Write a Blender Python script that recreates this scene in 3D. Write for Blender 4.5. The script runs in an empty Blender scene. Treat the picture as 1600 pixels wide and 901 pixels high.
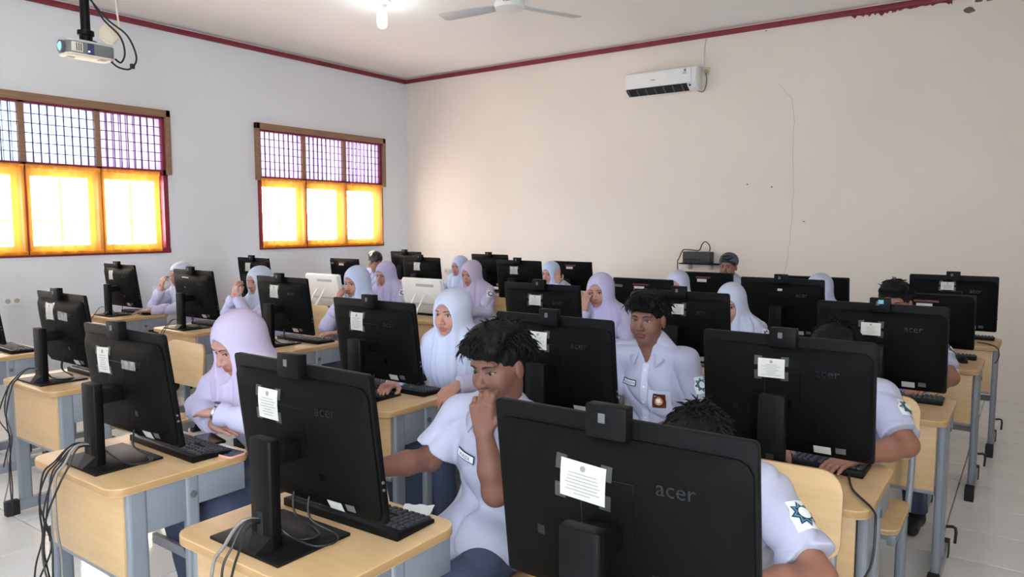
import bpy, bmesh, math, random
import numpy as np
from mathutils import Vector, Matrix
from mathutils.bvhtree import BVHTree

random.seed(7)
SC = bpy.context.scene
COL = SC.collection

# ------------------------------------------------------------------ camera
cam_d = bpy.data.cameras.new('camera'); cam = bpy.data.objects.new('camera', cam_d)
COL.objects.link(cam)
cam.location = (0, 0, 1.57)
cam.rotation_euler = (math.radians(90 - 5.04), 0, math.radians(35.7))
cam_d.sensor_width = 36.0
cam_d.lens = 36.0 * 1140.0 / 1600.0
cam_d.clip_start = 0.05
SC.camera = cam

# room limits
XL, XR, YF, YB, ZC = -7.42, 1.35, -2.6, 7.72, 3.62

# ------------------------------------------------------------------ world and lights
w = bpy.data.worlds.new('daylight'); SC.world = w; w.use_nodes = True
nt = w.node_tree; nt.nodes.clear()
o_ = nt.nodes.new('ShaderNodeOutputWorld'); bg = nt.nodes.new('ShaderNodeBackground')
tc = nt.nodes.new('ShaderNodeTexCoord'); sx = nt.nodes.new('ShaderNodeSeparateXYZ')
rp = nt.nodes.new('ShaderNodeValToRGB')
nt.links.new(tc.outputs['Generated'], sx.inputs[0]); nt.links.new(sx.outputs['Z'], rp.inputs[0])
rp.color_ramp.elements[0].position = 0.0; rp.color_ramp.elements[0].color = (0.87, 0.94, 1.0, 1)
rp.color_ramp.elements[1].position = 1.0; rp.color_ramp.elements[1].color = (0.62, 0.80, 1.0, 1)
nt.links.new(rp.outputs[0], bg.inputs['Color']); nt.links.new(bg.outputs[0], o_.inputs[0])
bg.inputs['Strength'].default_value = 14.0

def area(name, loc, rot, sx_, sy_, power, col, portal=False):
    d = bpy.data.lights.new(name, 'AREA'); d.shape = 'RECTANGLE'; d.size = sx_; d.size_y = sy_
    d.energy = power; d.color = col
    if portal: d.cycles.is_portal = True
    o = bpy.data.objects.new(name, d); o.location = loc; o.rotation_euler = rot; COL.objects.link(o); return o
R90 = math.radians(90)
# daylight entering by the windows of the left wall (sampling portals) ...
for k, (a, b) in enumerate(((-.98, 1.04), (2.13, 4.15), (5.24, 7.24))):  # first span is the unseen window added for light
    area('window_portal', (XL - 0.16, (a + b) / 2, 1.985), (0, -R90, 0), 1.40, b - a - .04, 1, (1, 1, 1), True)
# ... and by an unseen opening added in the right wall for fill light
area('window_portal', (XR + 0.14, -1.6, 2.0), (0, R90, 0), 1.58, 1.36, 1, (1, 1, 1), True)
SC.view_settings.view_transform = 'Standard'; SC.view_settings.look = 'None'
SC.view_settings.gamma = 1.0; SC.view_settings.use_curve_mapping = False
SC.view_settings.exposure = 1.55

# ------------------------------------------------------------------ materials
def lin(c): return tuple((x / 12.92 if x <= .04045 else ((x + .055) / 1.055) ** 2.4) for x in c)
def rgb(r, g, b): return lin((r / 255, g / 255, b / 255))
MATS = {}
def mat(name, col, rough=.5, metal=0., var=.06, scale=8., bump=0., bscale=60., spec=.5, stretch=None, emit=None, es=0., coat=0.):
    m = bpy.data.materials.new(name); m.use_nodes = True
    n = m.node_tree; p = n.nodes['Principled BSDF']
    t = n.nodes.new('ShaderNodeTexCoord'); mp = n.nodes.new('ShaderNodeMapping')
    n.links.new(t.outputs['Object'], mp.inputs[0])
    if stretch: mp.inputs['Scale'].default_value = stretch
    nz = n.nodes.new('ShaderNodeTexNoise'); nz.inputs['Scale'].default_value = scale; nz.inputs['Detail'].default_value = 4
    n.links.new(mp.outputs[0], nz.inputs['Vector'])
    r = n.nodes.new('ShaderNodeValToRGB')
    r.color_ramp.elements[0].position = .3; r.color_ramp.elements[1].position = .7
    r.color_ramp.elements[0].color = (*[max(0, c * (1 - var)) for c in col], 1)
    r.color_ramp.elements[1].color = (*[min(1, c * (1 + var)) for c in col], 1)
    n.links.new(nz.outputs['Fac'], r.inputs[0]); n.links.new(r.outputs[0], p.inputs['Base Color'])
    p.inputs['Roughness'].default_value = rough; p.inputs['Metallic'].default_value = metal
    p.inputs['Specular IOR Level'].default_value = spec
    if coat: p.inputs['Coat Weight'].default_value = coat
    if bump:
        b = n.nodes.new('ShaderNodeBump'); b.inputs['Strength'].default_value = bump; b.inputs['Distance'].default_value = .01
        n2 = n.nodes.new('ShaderNodeTexNoise'); n2.inputs['Scale'].default_value = bscale; n2.inputs['Detail'].default_value = 3
        n.links.new(mp.outputs[0], n2.inputs['Vector'])
        n.links.new(n2.outputs['Fac'], b.inputs['Height']); n.links.new(b.outputs[0], p.inputs['Normal'])
    if emit:
        p.inputs['Emission Color'].default_value = (*emit, 1); p.inputs['Emission Strength'].default_value = es
    MATS[name] = m; return m
def sheer(name, col, transp, trans_w=.6):
    """thin curtain cloth: part open weave, part fibre that scatters light through"""
    m = bpy.data.materials.new(name); m.use_nodes = True; n = m.node_tree; n.nodes.clear()
    out = n.nodes.new('ShaderNodeOutputMaterial'); mx = n.nodes.new('ShaderNodeMixShader'); m2 = n.nodes.new('ShaderNodeMixShader')
    tr = n.nodes.new('ShaderNodeBsdfTransparent'); tl = n.nodes.new('ShaderNodeBsdfTranslucent'); df = n.nodes.new('ShaderNodeBsdfDiffuse')
    t = n.nodes.new('ShaderNodeTexCoord'); nz = n.nodes.new('ShaderNodeTexNoise'); nz.inputs['Scale'].default_value = 9
    r = n.nodes.new('ShaderNodeValToRGB'); n.links.new(t.outputs['Object'], nz.inputs['Vector']); n.links.new(nz.outputs['Fac'], r.inputs[0])
    r.color_ramp.elements[0].color = (*[c * .88 for c in col], 1); r.color_ramp.elements[1].color = (*[min(1, c * 1.1) for c in col], 1)
    for s in (tl, df): n.links.new(r.outputs[0], s.inputs['Color'])
    tr.inputs['Color'].default_value = (*[min(1, .66 + .34 * c) for c in col], 1)
    m2.inputs[0].default_value = trans_w; n.links.new(df.outputs[0], m2.inputs[1]); n.links.new(tl.outputs[0], m2.inputs[2])
    mx.inputs[0].default_value = transp; n.links.new(m2.outputs[0], mx.inputs[1]); n.links.new(tr.outputs[0], mx.inputs[2])
    n.links.new(mx.outputs[0], out.inputs[0]); MATS[name] = m; return m
def glass(name):
    m = bpy.data.materials.new(name); m.use_nodes = True; n = m.node_tree; n.nodes.clear()
    out = n.nodes.new('ShaderNodeOutputMaterial'); mx = n.nodes.new('ShaderNodeMixShader')
    tr = n.nodes.new('ShaderNodeBsdfTransparent'); gl = n.nodes.new('ShaderNodeBsdfGlossy'); gl.inputs['Roughness'].default_value = .05
    tr.inputs['Color'].default_value = (.96, .98, .98, 1)
    mx.inputs[0].default_value = .06; n.links.new(tr.outputs[0], mx.inputs[1]); n.links.new(gl.outputs[0], mx.inputs[2]); n.links.new(mx.outputs[0], out.inputs[0])
    MATS[name] = m; return m

WALL_FAR = mat('wall_paint_far', rgb(233, 224, 211), .85, var=.03, scale=.9, bump=.12, bscale=9)
WALL_L = mat('wall_paint_left', rgb(226, 228, 231), .85, var=.03, scale=.9, bump=.12, bscale=9)
CEIL = mat('ceiling_paint', rgb(243, 240, 235), .9, var=.02, scale=.7)
GROUT = mat('floor_grout', rgb(150, 147, 143), .8)
TILE = mat('floor_tile_glaze', rgb(228, 227, 225), .12, var=.03, scale=2.5, spec=.6, bump=.03, bscale=3)
RED = mat('dark_red_paint', rgb(128, 38, 52), .55, var=.15, scale=5)
WOODBR = mat('brown_wood_trim', rgb(146, 112, 84), .6, var=.15, scale=6, stretch=(8, 1, 8))
CASE = mat('casement_wood', rgb(214, 170, 105), .5, var=.1, scale=6)
BARS = mat('grille_steel', rgb(75, 62, 80), .5, metal=.3)
SHEER_P = sheer('sheer_purple_cloth', rgb(184, 152, 198), .006, .17)
SHEER_B = sheer('sheer_blue_cloth', rgb(168, 180, 220), .008, .18)
SHEER_O = sheer('sheer_orange_cloth', rgb(244, 180, 76), .50, .30)
HEM_O = sheer('orange_hem_cloth', rgb(238, 160, 50), .08, .4)
GLASS = glass('window_glass')
BEECH = mat('beech_laminate', rgb(202, 168, 122), .42, var=.06, scale=3, stretch=(1.5, 14, 14), bump=.02)
BEECH_E = mat('beech_edge_band', rgb(180, 142, 96), .5, var=.08, scale=6)
PLY = mat('plywood_veneer', rgb(208, 175, 128), .4, var=.06, scale=3, stretch=(1.5, 14, 14))
STEEL = mat('grey_powder_coat', rgb(132, 137, 145), .45, metal=.1, var=.03, bump=.04, bscale=300)
RUBBER = mat('black_rubber', rgb(24, 24, 26), .7)
BLACK = mat('black_plastic', rgb(11, 11, 12), .5, spec=.15, var=.08, bump=.05, bscale=500)
BLACK2 = mat('black_plastic_gloss', rgb(14, 14, 15), .5, spec=.22, var=.05)
HOUSE = mat('black_textured_plastic', rgb(10, 10, 10), .6, spec=.09, var=.1, bump=.08, bscale=700)
KEYS = mat('key_cap_plastic', rgb(42, 42, 44), .55)
LOGO = mat('dark_gloss_logo', rgb(6, 6, 7), .25, spec=.45)
SCREEN = mat('lit_screen', rgb(200, 215, 235), .3, emit=(.6, .75, 1.), es=.8)
PAPER = mat('white_paper', rgb(202, 200, 193), .8, var=.03)
INK = mat('grey_print', rgb(140, 140, 142), .8)
TAPE = mat('clear_tape', rgb(58, 58, 56), .3, spec=.5)
STICK = mat('silver_sticker', rgb(196, 196, 192), .45)
STICK_H = mat('glossy_foil_sticker', rgb(150, 150, 145), .12, metal=.5, var=.5, scale=40)
REDPL = mat('red_slot_plastic', rgb(95, 22, 25), .4)
WHITEP = mat('white_plastic', rgb(236, 236, 233), .35, var=.02)
GREYP = mat('light_grey_plastic', rgb(190, 190, 186), .45, var=.03)
CREAMP = mat('cream_plastic', rgb(214, 206, 182), .5)
DGREY = mat('dark_grey_plastic', rgb(92, 94, 96), .5)
CABLE = mat('black_cable', rgb(20, 20, 21), .5)
CABLE_G = mat('grey_cable', rgb(120, 118, 116), .5)
CABLE_W = mat('white_cable', rgb(215, 208, 196), .5)
BULB = mat('lit_bulb', (1, 1, 1), .4, emit=(.86, .95, 1.), es=7)
LENS = mat('projector_lens_glass', rgb(110, 190, 220), .1, emit=(.3, .7, .9), es=.35)
LEDM = mat('blue_led', rgb(150, 150, 255), .3, emit=(.5, .45, 1.), es=4)
STAIN = mat('damp_stain', rgb(120, 106, 92), .9, var=.2, scale=30)
CRACK = mat('plaster_crack', rgb(188, 180, 172), .9)
PHONE = mat('phone_glass', rgb(18, 18, 20), .1, spec=.7)
PINK = mat('pink_phone_case', rgb(224, 160, 150), .5)

# ------------------------------------------------------------------ mesh helpers
class MB:
    def __init__(s): s.v = []; s.f = []; s.mi = []
    def add(s, vs, fs, mi=0):
        b = len(s.v); s.v += [tuple(map(float, q)) for q in vs]; s.f += [tuple(b + i for i in f) for f in fs]; s.mi += [mi] * len(fs); return s
    def box(s, x0, x1, y0, y1, z0, z1, mi=0, M=None):
        vs = [(x, y, z) for x in (x0, x1) for y in (y0, y1) for z in (z0, z1)]
        if M is not None: vs = [tuple(M @ Vector(q)) for q in vs]
        return s.add(vs, [(0, 1, 3, 2), (4, 6, 7, 5), (0, 4, 5, 1), (2, 3, 7, 6), (0, 2, 6, 4), (1, 5, 7, 3)], mi)
    def prism(s, pts, z0, z1, mi=0, M=None, mside=None):
        """pts: outline in x,y (counter clockwise), extruded in z"""
        n = len(pts); vs = [(p[0], p[1], z0) for p in pts] + [(p[0], p[1], z1) for p in pts]
        if M is not None: vs = [tuple(M @ Vector(q)) for q in vs]
        s.add(vs, [tuple(reversed(range(n))), tuple(range(n, 2 * n))], mi)
        b = len(s.v) - 2 * n
        for i in range(n):
            j = (i + 1) % n; s.f.append((b + i, b + j, b + n + j, b + n + i)); s.mi.append(mi if mside is None else mside)
        return s
    def tube(s, pts, r, seg=8, mi=0, cap=True):
        P = [Vector(p) for p in pts]; n = len(P); rr = r if hasattr(r, '__len__') else [r] * n
        b = len(s.v); up = Vector((0, 0, 1)); prev = None
        for i in range(n):
            t = (P[min(i + 1, n - 1)] - P[max(i - 1, 0)])
            t = t.normalized() if t.length > 1e-9 else Vector((0, 0, 1))
            if prev is None:
                a = t.cross(up)
                if a.length < .1: a = t.cross(Vector((1, 0, 0)))
            else: a = prev - t * prev.dot(t)
            a.normalize(); c = t.cross(a); prev = a
            for k in range(seg):
                q = 2 * math.pi * k / seg; s.v.append(tuple(P[i] + (a * math.cos(q) + c * math.sin(q)) * rr[i]))
        for i in range(n - 1):
            for k in range(seg):
                k2 = (k + 1) % seg
                s.f.append((b + i * seg + k, b + i * seg + k2, b + (i + 1) * seg + k2, b + (i + 1) * seg + k)); s.mi.append(mi)
        if cap:
            s.f.append(tuple(b + k for k in reversed(range(seg)))); s.mi.append(mi)
            s.f.append(tuple(b + (n - 1) * seg + k for k in range(seg))); s.mi.append(mi)
        return s
    def lathe(s, prof, seg=20, c=(0, 0, 0), mi=0, axis='z'):
        b = len(s.v); n = len(prof)
        for r, z in prof:
            for k in range(seg):
                q = 2 * math.pi * k / seg; p = (r * math.cos(q), r * math.sin(q), z)
                if axis == 'y': p = (p[0], p[2], -p[1])
                if axis == 'x': p = (p[2], p[0], p[1])
                s.v.append((p[0] + c[0], p[1] + c[1], p[2] + c[2]))
        for i in range(n - 1):
            for k in range(seg):
                k2 = (k + 1) % seg; s.f.append((b + i * seg + k, b + i * seg + k2, b + (i + 1) * seg + k2, b + (i + 1) * seg + k)); s.mi.append(mi)
        s.f.append(tuple(b + k for k in reversed(range(seg)))); s.mi.append(mi)
        s.f.append(tuple(b + (n - 1) * seg + k for k in range(seg))); s.mi.append(mi)
        return s
    def mesh(s, name, mats, smooth=False, bevel=0., bseg=2):
        me = bpy.data.meshes.new(name); me.from_pydata(s.v, [], s.f)
        for m in (mats if isinstance(mats, (list, tuple)) else [mats]): me.materials.append(m)
        me.polygons.foreach_set('material_index', s.mi)
        bm = bmesh.new(); bm.from_mesh(me)
        bmesh.ops.recalc_face_normals(bm, faces=bm.faces)
        if bevel:
            es = [e for e in bm.edges if len(e.link_faces) == 2 and e.calc_face_angle(0) > .6]
            bmesh.ops.bevel(bm, geom=es, offset=bevel, segments=bseg, profile=.5, affect='EDGES', clamp_overlap=True)
        bm.to_mesh(me); bm.free()
        if smooth or bevel:
            me.polygons.foreach_set('use_smooth', [True] * len(me.polygons))
            if hasattr(me, 'set_sharp_from_angle'): me.set_sharp_from_angle(angle=math.radians(38))
        me.update(); return me
    def build(s, name, mats, parent=None, smooth=False, bevel=0., bseg=2):
        return link(name, s.mesh(name, mats, smooth, bevel, bseg), parent)
def link(name, me, parent=None, loc=None, rot=None):
    o = bpy.data.objects.new(name, me); COL.objects.link(o)
    if parent is not None: o.parent = parent
    if loc is not None: o.location = loc
    if rot is not None: o.rotation_euler = rot
    return o
def tag(o, label, cat, group=None):
    o['label'] = label; o['category'] = cat
    if group: o['group'] = group
    return o
def thing(name, label, cat, loc=(0, 0, 0), rz=0., group=None):
    o = bpy.data.objects.new(name, None); COL.objects.link(o); o.location = loc; o.rotation_euler = (0, 0, rz); o.empty_display_size = .1
    return tag(o, label, cat, group)
def struct(o): o['kind'] = 'structure'; return o
def stuff(o): o['kind'] = 'stuff'; return o
CH = {}
def build_children_index():
    CH.clear()
    for o in COL.objects:
        if o.parent: CH.setdefault(o.parent.name, []).append(o)
def copy_tree(o, parent=None):
    c = o.copy(); COL.objects.link(c); c.parent = parent
    for ch in CH.get(o.name, []): copy_tree(ch, c)
    return c
def rrect(x0, x1, y0, y1, r, n=5):
    pts = []
    for cx, cy, a0 in ((x1 - r, y1 - r, 0), (x0 + r, y1 - r, 90), (x0 + r, y0 + r, 180), (x1 - r, y0 + r, 270)):
        for i in range(n + 1):
            a = math.radians(a0 + 90 * i / n); pts.append((cx + r * math.cos(a), cy + r * math.sin(a)))
    return pts
def smooth_path(pts, n=8):
    P = [Vector(p) for p in pts]; out = []
    for i in range(len(P) - 1):
        p0, p1, p2, p3 = P[max(i - 1, 0)], P[i], P[i + 1], P[min(i + 2, len(P) - 1)]
        for k in range(n):
            t = k / n
            out.append(.5 * ((2 * p1) + (p2 - p0) * t + (2 * p0 - 5 * p1 + 4 * p2 - p3) * t * t + (3 * p1 - p0 - 3 * p2 + p3) * t ** 3))
    out.append(P[-1]); return out
def cable(name, pts, r, m, parent=None, n=6): return MB().tube(smooth_path(pts, n), r, 6).build(name, m, parent, smooth=True)
def text_mesh(s, size):
    """flat lettering as (verts, faces), centred on the origin in x,y"""
    cu = bpy.data.curves.new('lettering', 'FONT'); cu.body = s; cu.size = size; cu.align_x = 'CENTER'; cu.align_y = 'CENTER'; cu.resolution_u = 2
    o = bpy.data.objects.new('lettering', cu); COL.objects.link(o)
    dg = bpy.context.evaluated_depsgraph_get(); e = o.evaluated_get(dg); me = e.to_mesh()
    vs = [tuple(v.co) for v in me.vertices]; fs = [tuple(p.vertices) for p in me.polygons]
    e.to_mesh_clear(); bpy.data.objects.remove(o); bpy.data.curves.remove(cu); return vs, fs

# ------------------------------------------------------------------ room shell
struct(MB().box(XL - .2, XR + .2, YF - .2, YB + .2, -.15, -.006).build('floor', GROUT))
FLOOR = bpy.data.objects['floor']
# tiles: 40 cm squares; the best visible ones are single parts
def project(p):
    y, q = math.radians(35.7), math.radians(5.04)
    fw = Vector((-math.sin(y) * math.cos(q), math.cos(y) * math.cos(q), -math.sin(q))); rt = Vector((math.cos(y), math.sin(y), 0)); up = rt.cross(fw)
    d = Vector(p) - Vector((0, 0, 1.57)); z = d.dot(fw)
    return (800 + 1140 * d.dot(rt) / z, 450.5 - 1140 * d.dot(up) / z, z) if z > .05 else (0, 0, -1)
tiles = []
for i in range(-19, 6):
    for j in range(-8, 21):
        x0, y0 = -.31 + .4 * i, -.07 + .4 * j
        x1, y1 = min(x0 + .397, XR), min(y0 + .397, YB); x0 = max(x0 + .003, XL); y0 = max(y0 + .003, YF)
        if x1 - x0 < .02 or y1 - y0 < .02: continue
        px, py, z = project(((x0 + x1) / 2, (y0 + y1) / 2, 0))
        seen = z > 0 and -60 < px < 1660 and py < 960
        tiles.append((0 if seen else 1, z if seen else 99, x0, x1, y0, y1))
tiles.sort()
tm = MB().prism(rrect(-.197, .197, -.197, .197, .002, 1), -.008, 0).mesh('tile', TILE, bevel=.0008, bseg=1)
rest = MB(); nt_ = 0
for k, (sn, z, x0, x1, y0, y1) in enumerate(tiles):
    if sn == 0 and nt_ < 295:
        t = link('tile', tm, FLOOR, ((x0 + x1) / 2, (y0 + y1) / 2, random.uniform(-.0006, .0)))
        t.scale = ((x1 - x0) / .394, (y1 - y0) / .394, 1); nt_ += 1
    else: rest.box(x0, x1, y0, y1, -.008, -.0004)
stuff(rest.build('remaining_tiles', TILE, FLOOR))

def wall_with_holes(name, axis, at, thick, a0, a1, holes, m):
    """axis 'x': wall plane x=at spanning y; holes (a,b,z0,z1)"""
    mb = MB(); segs = []; cur = a0
    for (a, b, z0, z1) in sorted(holes):
        segs.append((cur, a, 0, ZC)); segs.append((a, b, 0, z0)); segs.append((a, b, z1, ZC)); cur = b
    segs.append((cur, a1, 0, ZC))
    t0, t1 = sorted((at, at + thick))
    for (a, b, z0, z1) in segs:
        if b - a < 1e-4 or z1 - z0 < 1e-4: continue
        if axis == 'x': mb.box(t0, t1, a, b, z0, z1)
        else: mb.box(a, b, t0, t1, z0, z1)
    return struct(mb.build(name, m))
WZ0, WZM, WZ1 = 1.27, 2.10, 2.70
wins = [(2.13, 4.15), (5.24, 7.24), (-.98, 1.04)]  # last one stays out of view, added to light the near desks
wl = wall_with_holes('wall_left', 'x', XL, -.18, YF - .18, YB + .18, [(a, b, WZ0, WZ1) for a, b in wins], WALL_L)
wb = wall_with_holes('wall_back', 'y', YB, .18, XL, XR, [], WALL_FAR)
wall_with_holes('wall_right', 'x', XR, .18, YF - .18, YB + .18, [(-2.3, -.9, 1.2, 2.8)], WALL_FAR)  # hole behind the camera, added and sized to let in fill daylight
wall_with_holes('wall_front', 'y', YF, -.18, XL, XR, [], WALL_L)
struct(MB().box(XL - .18, XR + .18, YF - .18, YB + .18, ZC, ZC + .12).build('ceiling', CEIL))
# dark red cornice strips
struct(MB().box(XL, XL + .035, YF, YB, ZC - .07, ZC - .018).build('trim_1', RED, bevel=.006))
t2 = struct(MB().box(XL, XR, YB - .035, YB, ZC - .07, ZC - .018).build('trim_2', RED, bevel=.006))
# red paint run below the cornice and damp marks on the back wall
mb = MB(); x = -1.55
rr = random.Random(3)
up_, lo_ = [], []
while x < -.72:
    hgt = .006 + .018 * abs(math.sin(x * 23)) * rr.random() + (.02 if rr.random() > .75 else 0)
    lo_.append((x, ZC - .07 - hgt)); x += rr.uniform(.008, .022)
for i in range(len(lo_) - 1):
    (xa, za), (xb, zb) = lo_[i], lo_[i + 1]
    mb.add([(xa, YB - .003, ZC - .07), (xb, YB - .003, ZC - .07), (xb, YB - .003, zb), (xa, YB - .003, za)], [(0, 1, 2, 3)])
mb.build('paint_drip', RED, wb)
def wallpt(px, py):   # picture point on the back wall
    y, q = math.radians(35.7), math.radians(5.04)
    fw = Vector((-math.sin(y) * math.cos(q), math.cos(y) * math.cos(q), -math.sin(q))); rt = Vector((math.cos(y), math.sin(y), 0)); up = rt.cross(fw)
    d = rt * ((px - 800) / 1140) + up * (-(py - 450.5) / 1140) + fw
    t = YB / d.y; return d.x * t, 1.57 + d.z * t
def crack(pts, wd):
    P = [wallpt(*p) for p in pts]; Q = []
    for a, b in zip(P[:-1], P[1:]):
        for k in range(5):
            t = k / 5; Q.append((a[0] + (b[0] - a[0]) * t + rr.uniform(-.006, .006), a[1] + (b[1] - a[1]) * t))
    Q.append(P[-1]); mb = MB()
    for (xa, za), (xb, zb) in zip(Q[:-1], Q[1:]):
        mb.add([(xa - wd, YB - .0015, za), (xa + wd, YB - .0015, za), (xb + wd, YB - .0015, zb), (xb - wd, YB - .0015, zb)], [(0, 1, 2, 3)])
    mb.build('crack', CRACK, wb)
crack([(1216, 130), (1238, 155), (1241, 190), (1239, 230), (1240, 300), (1236, 350), (1231, 400), (1226, 428)], .0022)
for px, py, s in ((1515, 16, .045), (1530, 1, .03), (1548, -2, .04), (1206, 292, .012), (1256, 346, .012), (1168, 288, .012), (1197, 48, .01), (798, 71, .0)):
    if s <= 0: continue
    cx_, cz_ = wallpt(px, py); n = 11
    pts = [(cx_ + s * (.7 + .5 * rr.random()) * math.cos(2 * math.pi * i / n), cz_ + .6 * s * (.6 + .6 * rr.random()) * math.sin(2 * math.pi * i / n)) for i in range(n)]
    MB().add([(p[0], YB - .001, p[1]) for p in pts], [tuple(range(n))]).build('damp_mark', STAIN, wb)

# ------------------------------------------------------------------ windows with grilles
for wi, (a, b) in enumerate(wins):
    W = struct(thing('window_%d' % (wi + 1), '', ''))
    del W['label']; del W['category']
    F = lambda nm, x0, x1, y0, y1, z0, z1, m, bev=.003: MB().box(x0, x1, y0, y1, z0, z1).build(nm, m, W, bevel=bev)
    xo, xi = XL - .13, XL + .012
    for y0, y1 in ((a, a + .05), (b - .05, b)): F('jamb', xo, xi, y0, y1, WZ0, WZ1, RED)
    F('sill', xo, xi + .01, a, b, WZ0, WZ0 + .05, RED); F('head_rail', xo, xi, a, b, WZ1 - .05, WZ1, RED)
    F('transom', xo, xi, a, b, WZM - .03, WZM + .03, RED)
    n = 3; pw = (b - a - .05) / n
    for k in (1, 2):
        F('mullion', xo, xi, a + k * pw, a + k * pw + .05, WZ0, WZM, RED); F('mullion', xo, xi, a + k * pw, a + k * pw + .05, WZM, WZ1, WOODBR)
    # brown curtain box round the upper lights
    F('curtain_box_top', XL, XL + .05, a - .03, b + .03, WZ1 - .03, WZ1 + .04, WOODBR, .004)
    for y0, y1 in ((a - .03, a + .02), (b - .02, b + .03)): F('curtain_box_side', XL, XL + .05, y0, y1, WZM - .02, WZ1 + .04, WOODBR, .004)
    for k in range(n):
        y0, y1 = a + .05 + k * pw, a + k * pw + pw
        # glass
        MB().box(XL - .105, XL - .1, y0, y1, WZM + .03, WZ1 - .05).build('pane', GLASS, W)
        # steel grille, upper light
        for q in range(1, 9): F('grille_bar', XL - .012, XL - .004, y0 + (y1 - y0) * q / 9 - .004, y0 + (y1 - y0) * q / 9 + .004, WZM + .03, WZ1 - .05, BARS, 0)
        for q in range(1, 6):
            z = WZM + .03 + (WZ1 - WZM - .08) * q / 6; F('grille_bar', XL - .004, XL + .001, y0, y1, z - .004, z + .004, BARS, 0)
        # casement in the lower light: wooden leaf with glazing bars
        zc0, zc1 = WZ0 + .05, WZM - .03
        for q0, q1, z0, z1 in ((y0, y0 + .055, zc0, zc1), (y1 - .055, y1, zc0, zc1), (y0 + .055, y1 - .055, zc0, zc0 + .05), (y0 + .055, y1 - .055, zc1 - .06, zc1)):
            F('casement_rail', XL - .11, XL - .075, q0, q1, z0, z1, CASE, 0)
        F('casement_bar', XL - .105, XL - .08, (y0 + y1) / 2 - .006, (y0 + y1) / 2 + .006, zc0 + .06, zc1 - .075, CASE, 0)
        F('casement_bar', XL - .105, XL - .08, y0 + .07, y1 - .07, zc0 + .275, zc0 + .287, CASE, 0)
        MB().box(XL - .094, XL - .09, y0 + .07, y1 - .07, zc0 + .06, zc1 - .075).build('pane', GLASS, W)
        for q in range(1, 6): F('grille_bar', XL - .066, XL - .058, y0 + (y1 - y0) * q / 6 - .003, y0 + (y1 - y0) * q / 6 + .003, zc0, zc1, BARS, 0)
        for q in range(1, 6):
            z = zc0 + (zc1 - zc0) * q / 6; F('grille_bar', XL - .058, XL - .052, y0, y1, z - .003, z + .003, BARS, 0)

def pleated(y0, y1, z0, z1, x, amp, npl, ph, taper=0., nz=10, lapov=0.):
    mb = MB(); ny = npl * 8
    for j in range(nz + 1):
        v = j / nz
        for i in range(ny + 1):
            u = i / ny
            yy = y0 + (y1 - y0) * u
            yy = (y0 + y1) / 2 + (yy - (y0 + y1) / 2) * (1 - taper * math.sin(math.pi * min(1, (1 - v) * 1.1)) ** 2 * .5)
            yy += lapov * math.sin(2 * (u * npl * 2 * math.pi + ph)) * .5 + lapov * math.sin(u * npl * 2 * math.pi + ph + 1.5 + .8 * math.sin(5 * u)); yy = min(max(yy, y0), y1)
            mb.v.append((x + amp * math.sin(u * npl * 2 * math.pi + ph + .8 * math.sin(5 * u)) * (.6 + .4 * (1 - v)), yy, z0 + (z1 - z0) * v))
    for j in range(nz):
        for i in range(ny):
            q = j * (ny + 1) + i; mb.f.append((q, q + 1, q + ny + 2, q + ny + 1)); mb.mi.append(0)
    return mb
for wi, (a, b) in enumerate(wins):
    where = ('window nearer the projector', 'window nearer the room corner', '')[wi]
    n = 3; pw = (b - a - .05) / n
    for k in range(n):
        y0, y1 = a + .052 + k * pw, a + k * pw + pw - .002
        pos = ('left', 'middle', 'right')[k]
        o = pleated(y0, y1, WZM + .01, WZ1 - .045, XL - .028, .012, 9, k, 0, 3, .013).build('valance_curtain', SHEER_B if (wi == 0 and k < 2) else SHEER_P, smooth=True)
        if wi == 2: o.parent = bpy.data.objects['window_3']  # cloth of the added window, never in view
        else: tag(o, 'pleated pale lilac sheer curtain in %s upper light of %s' % (pos, where), 'curtain', 'upper curtains')
        y0, y1 = a + .03 + k * pw, a + k * pw + pw + .02
        yb = y1 - (.07 if (wi == 0 and k == 2) else .0)
        if wi == 2: c = bpy.data.objects['window_3']
        else: c = thing('orange_curtain', 'sheer orange curtain in %s lower light of %s' % (pos, where), 'curtain', group='lower curtains')
        pleated(y0, yb, WZ0 + .035, WZM - .005, XL + .028, .008, 5, k * 1.7, .03, 10, .006).build('cloth', SHEER_O, c, smooth=True)
        pleated(y0, yb, WZ0 + .02, WZ0 + .055, XL + .03, .006, 5, k * 1.7, 0, 2).build('hem', HEM_O, c, smooth=True)
        pleated(y0, yb, WZM - .03, WZM + .008, XL + .032, .007, 9, k * 1.2, 0, 2).build('heading', HEM_O, c, smooth=True)
        cable('curtain_wire', [(XL + .034, y0, WZM - .004), (XL + .034, (y0 + yb) / 2, WZM - .012), (XL + .034, yb, WZM - .004)], .0025, CABLE_W, c)

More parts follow.
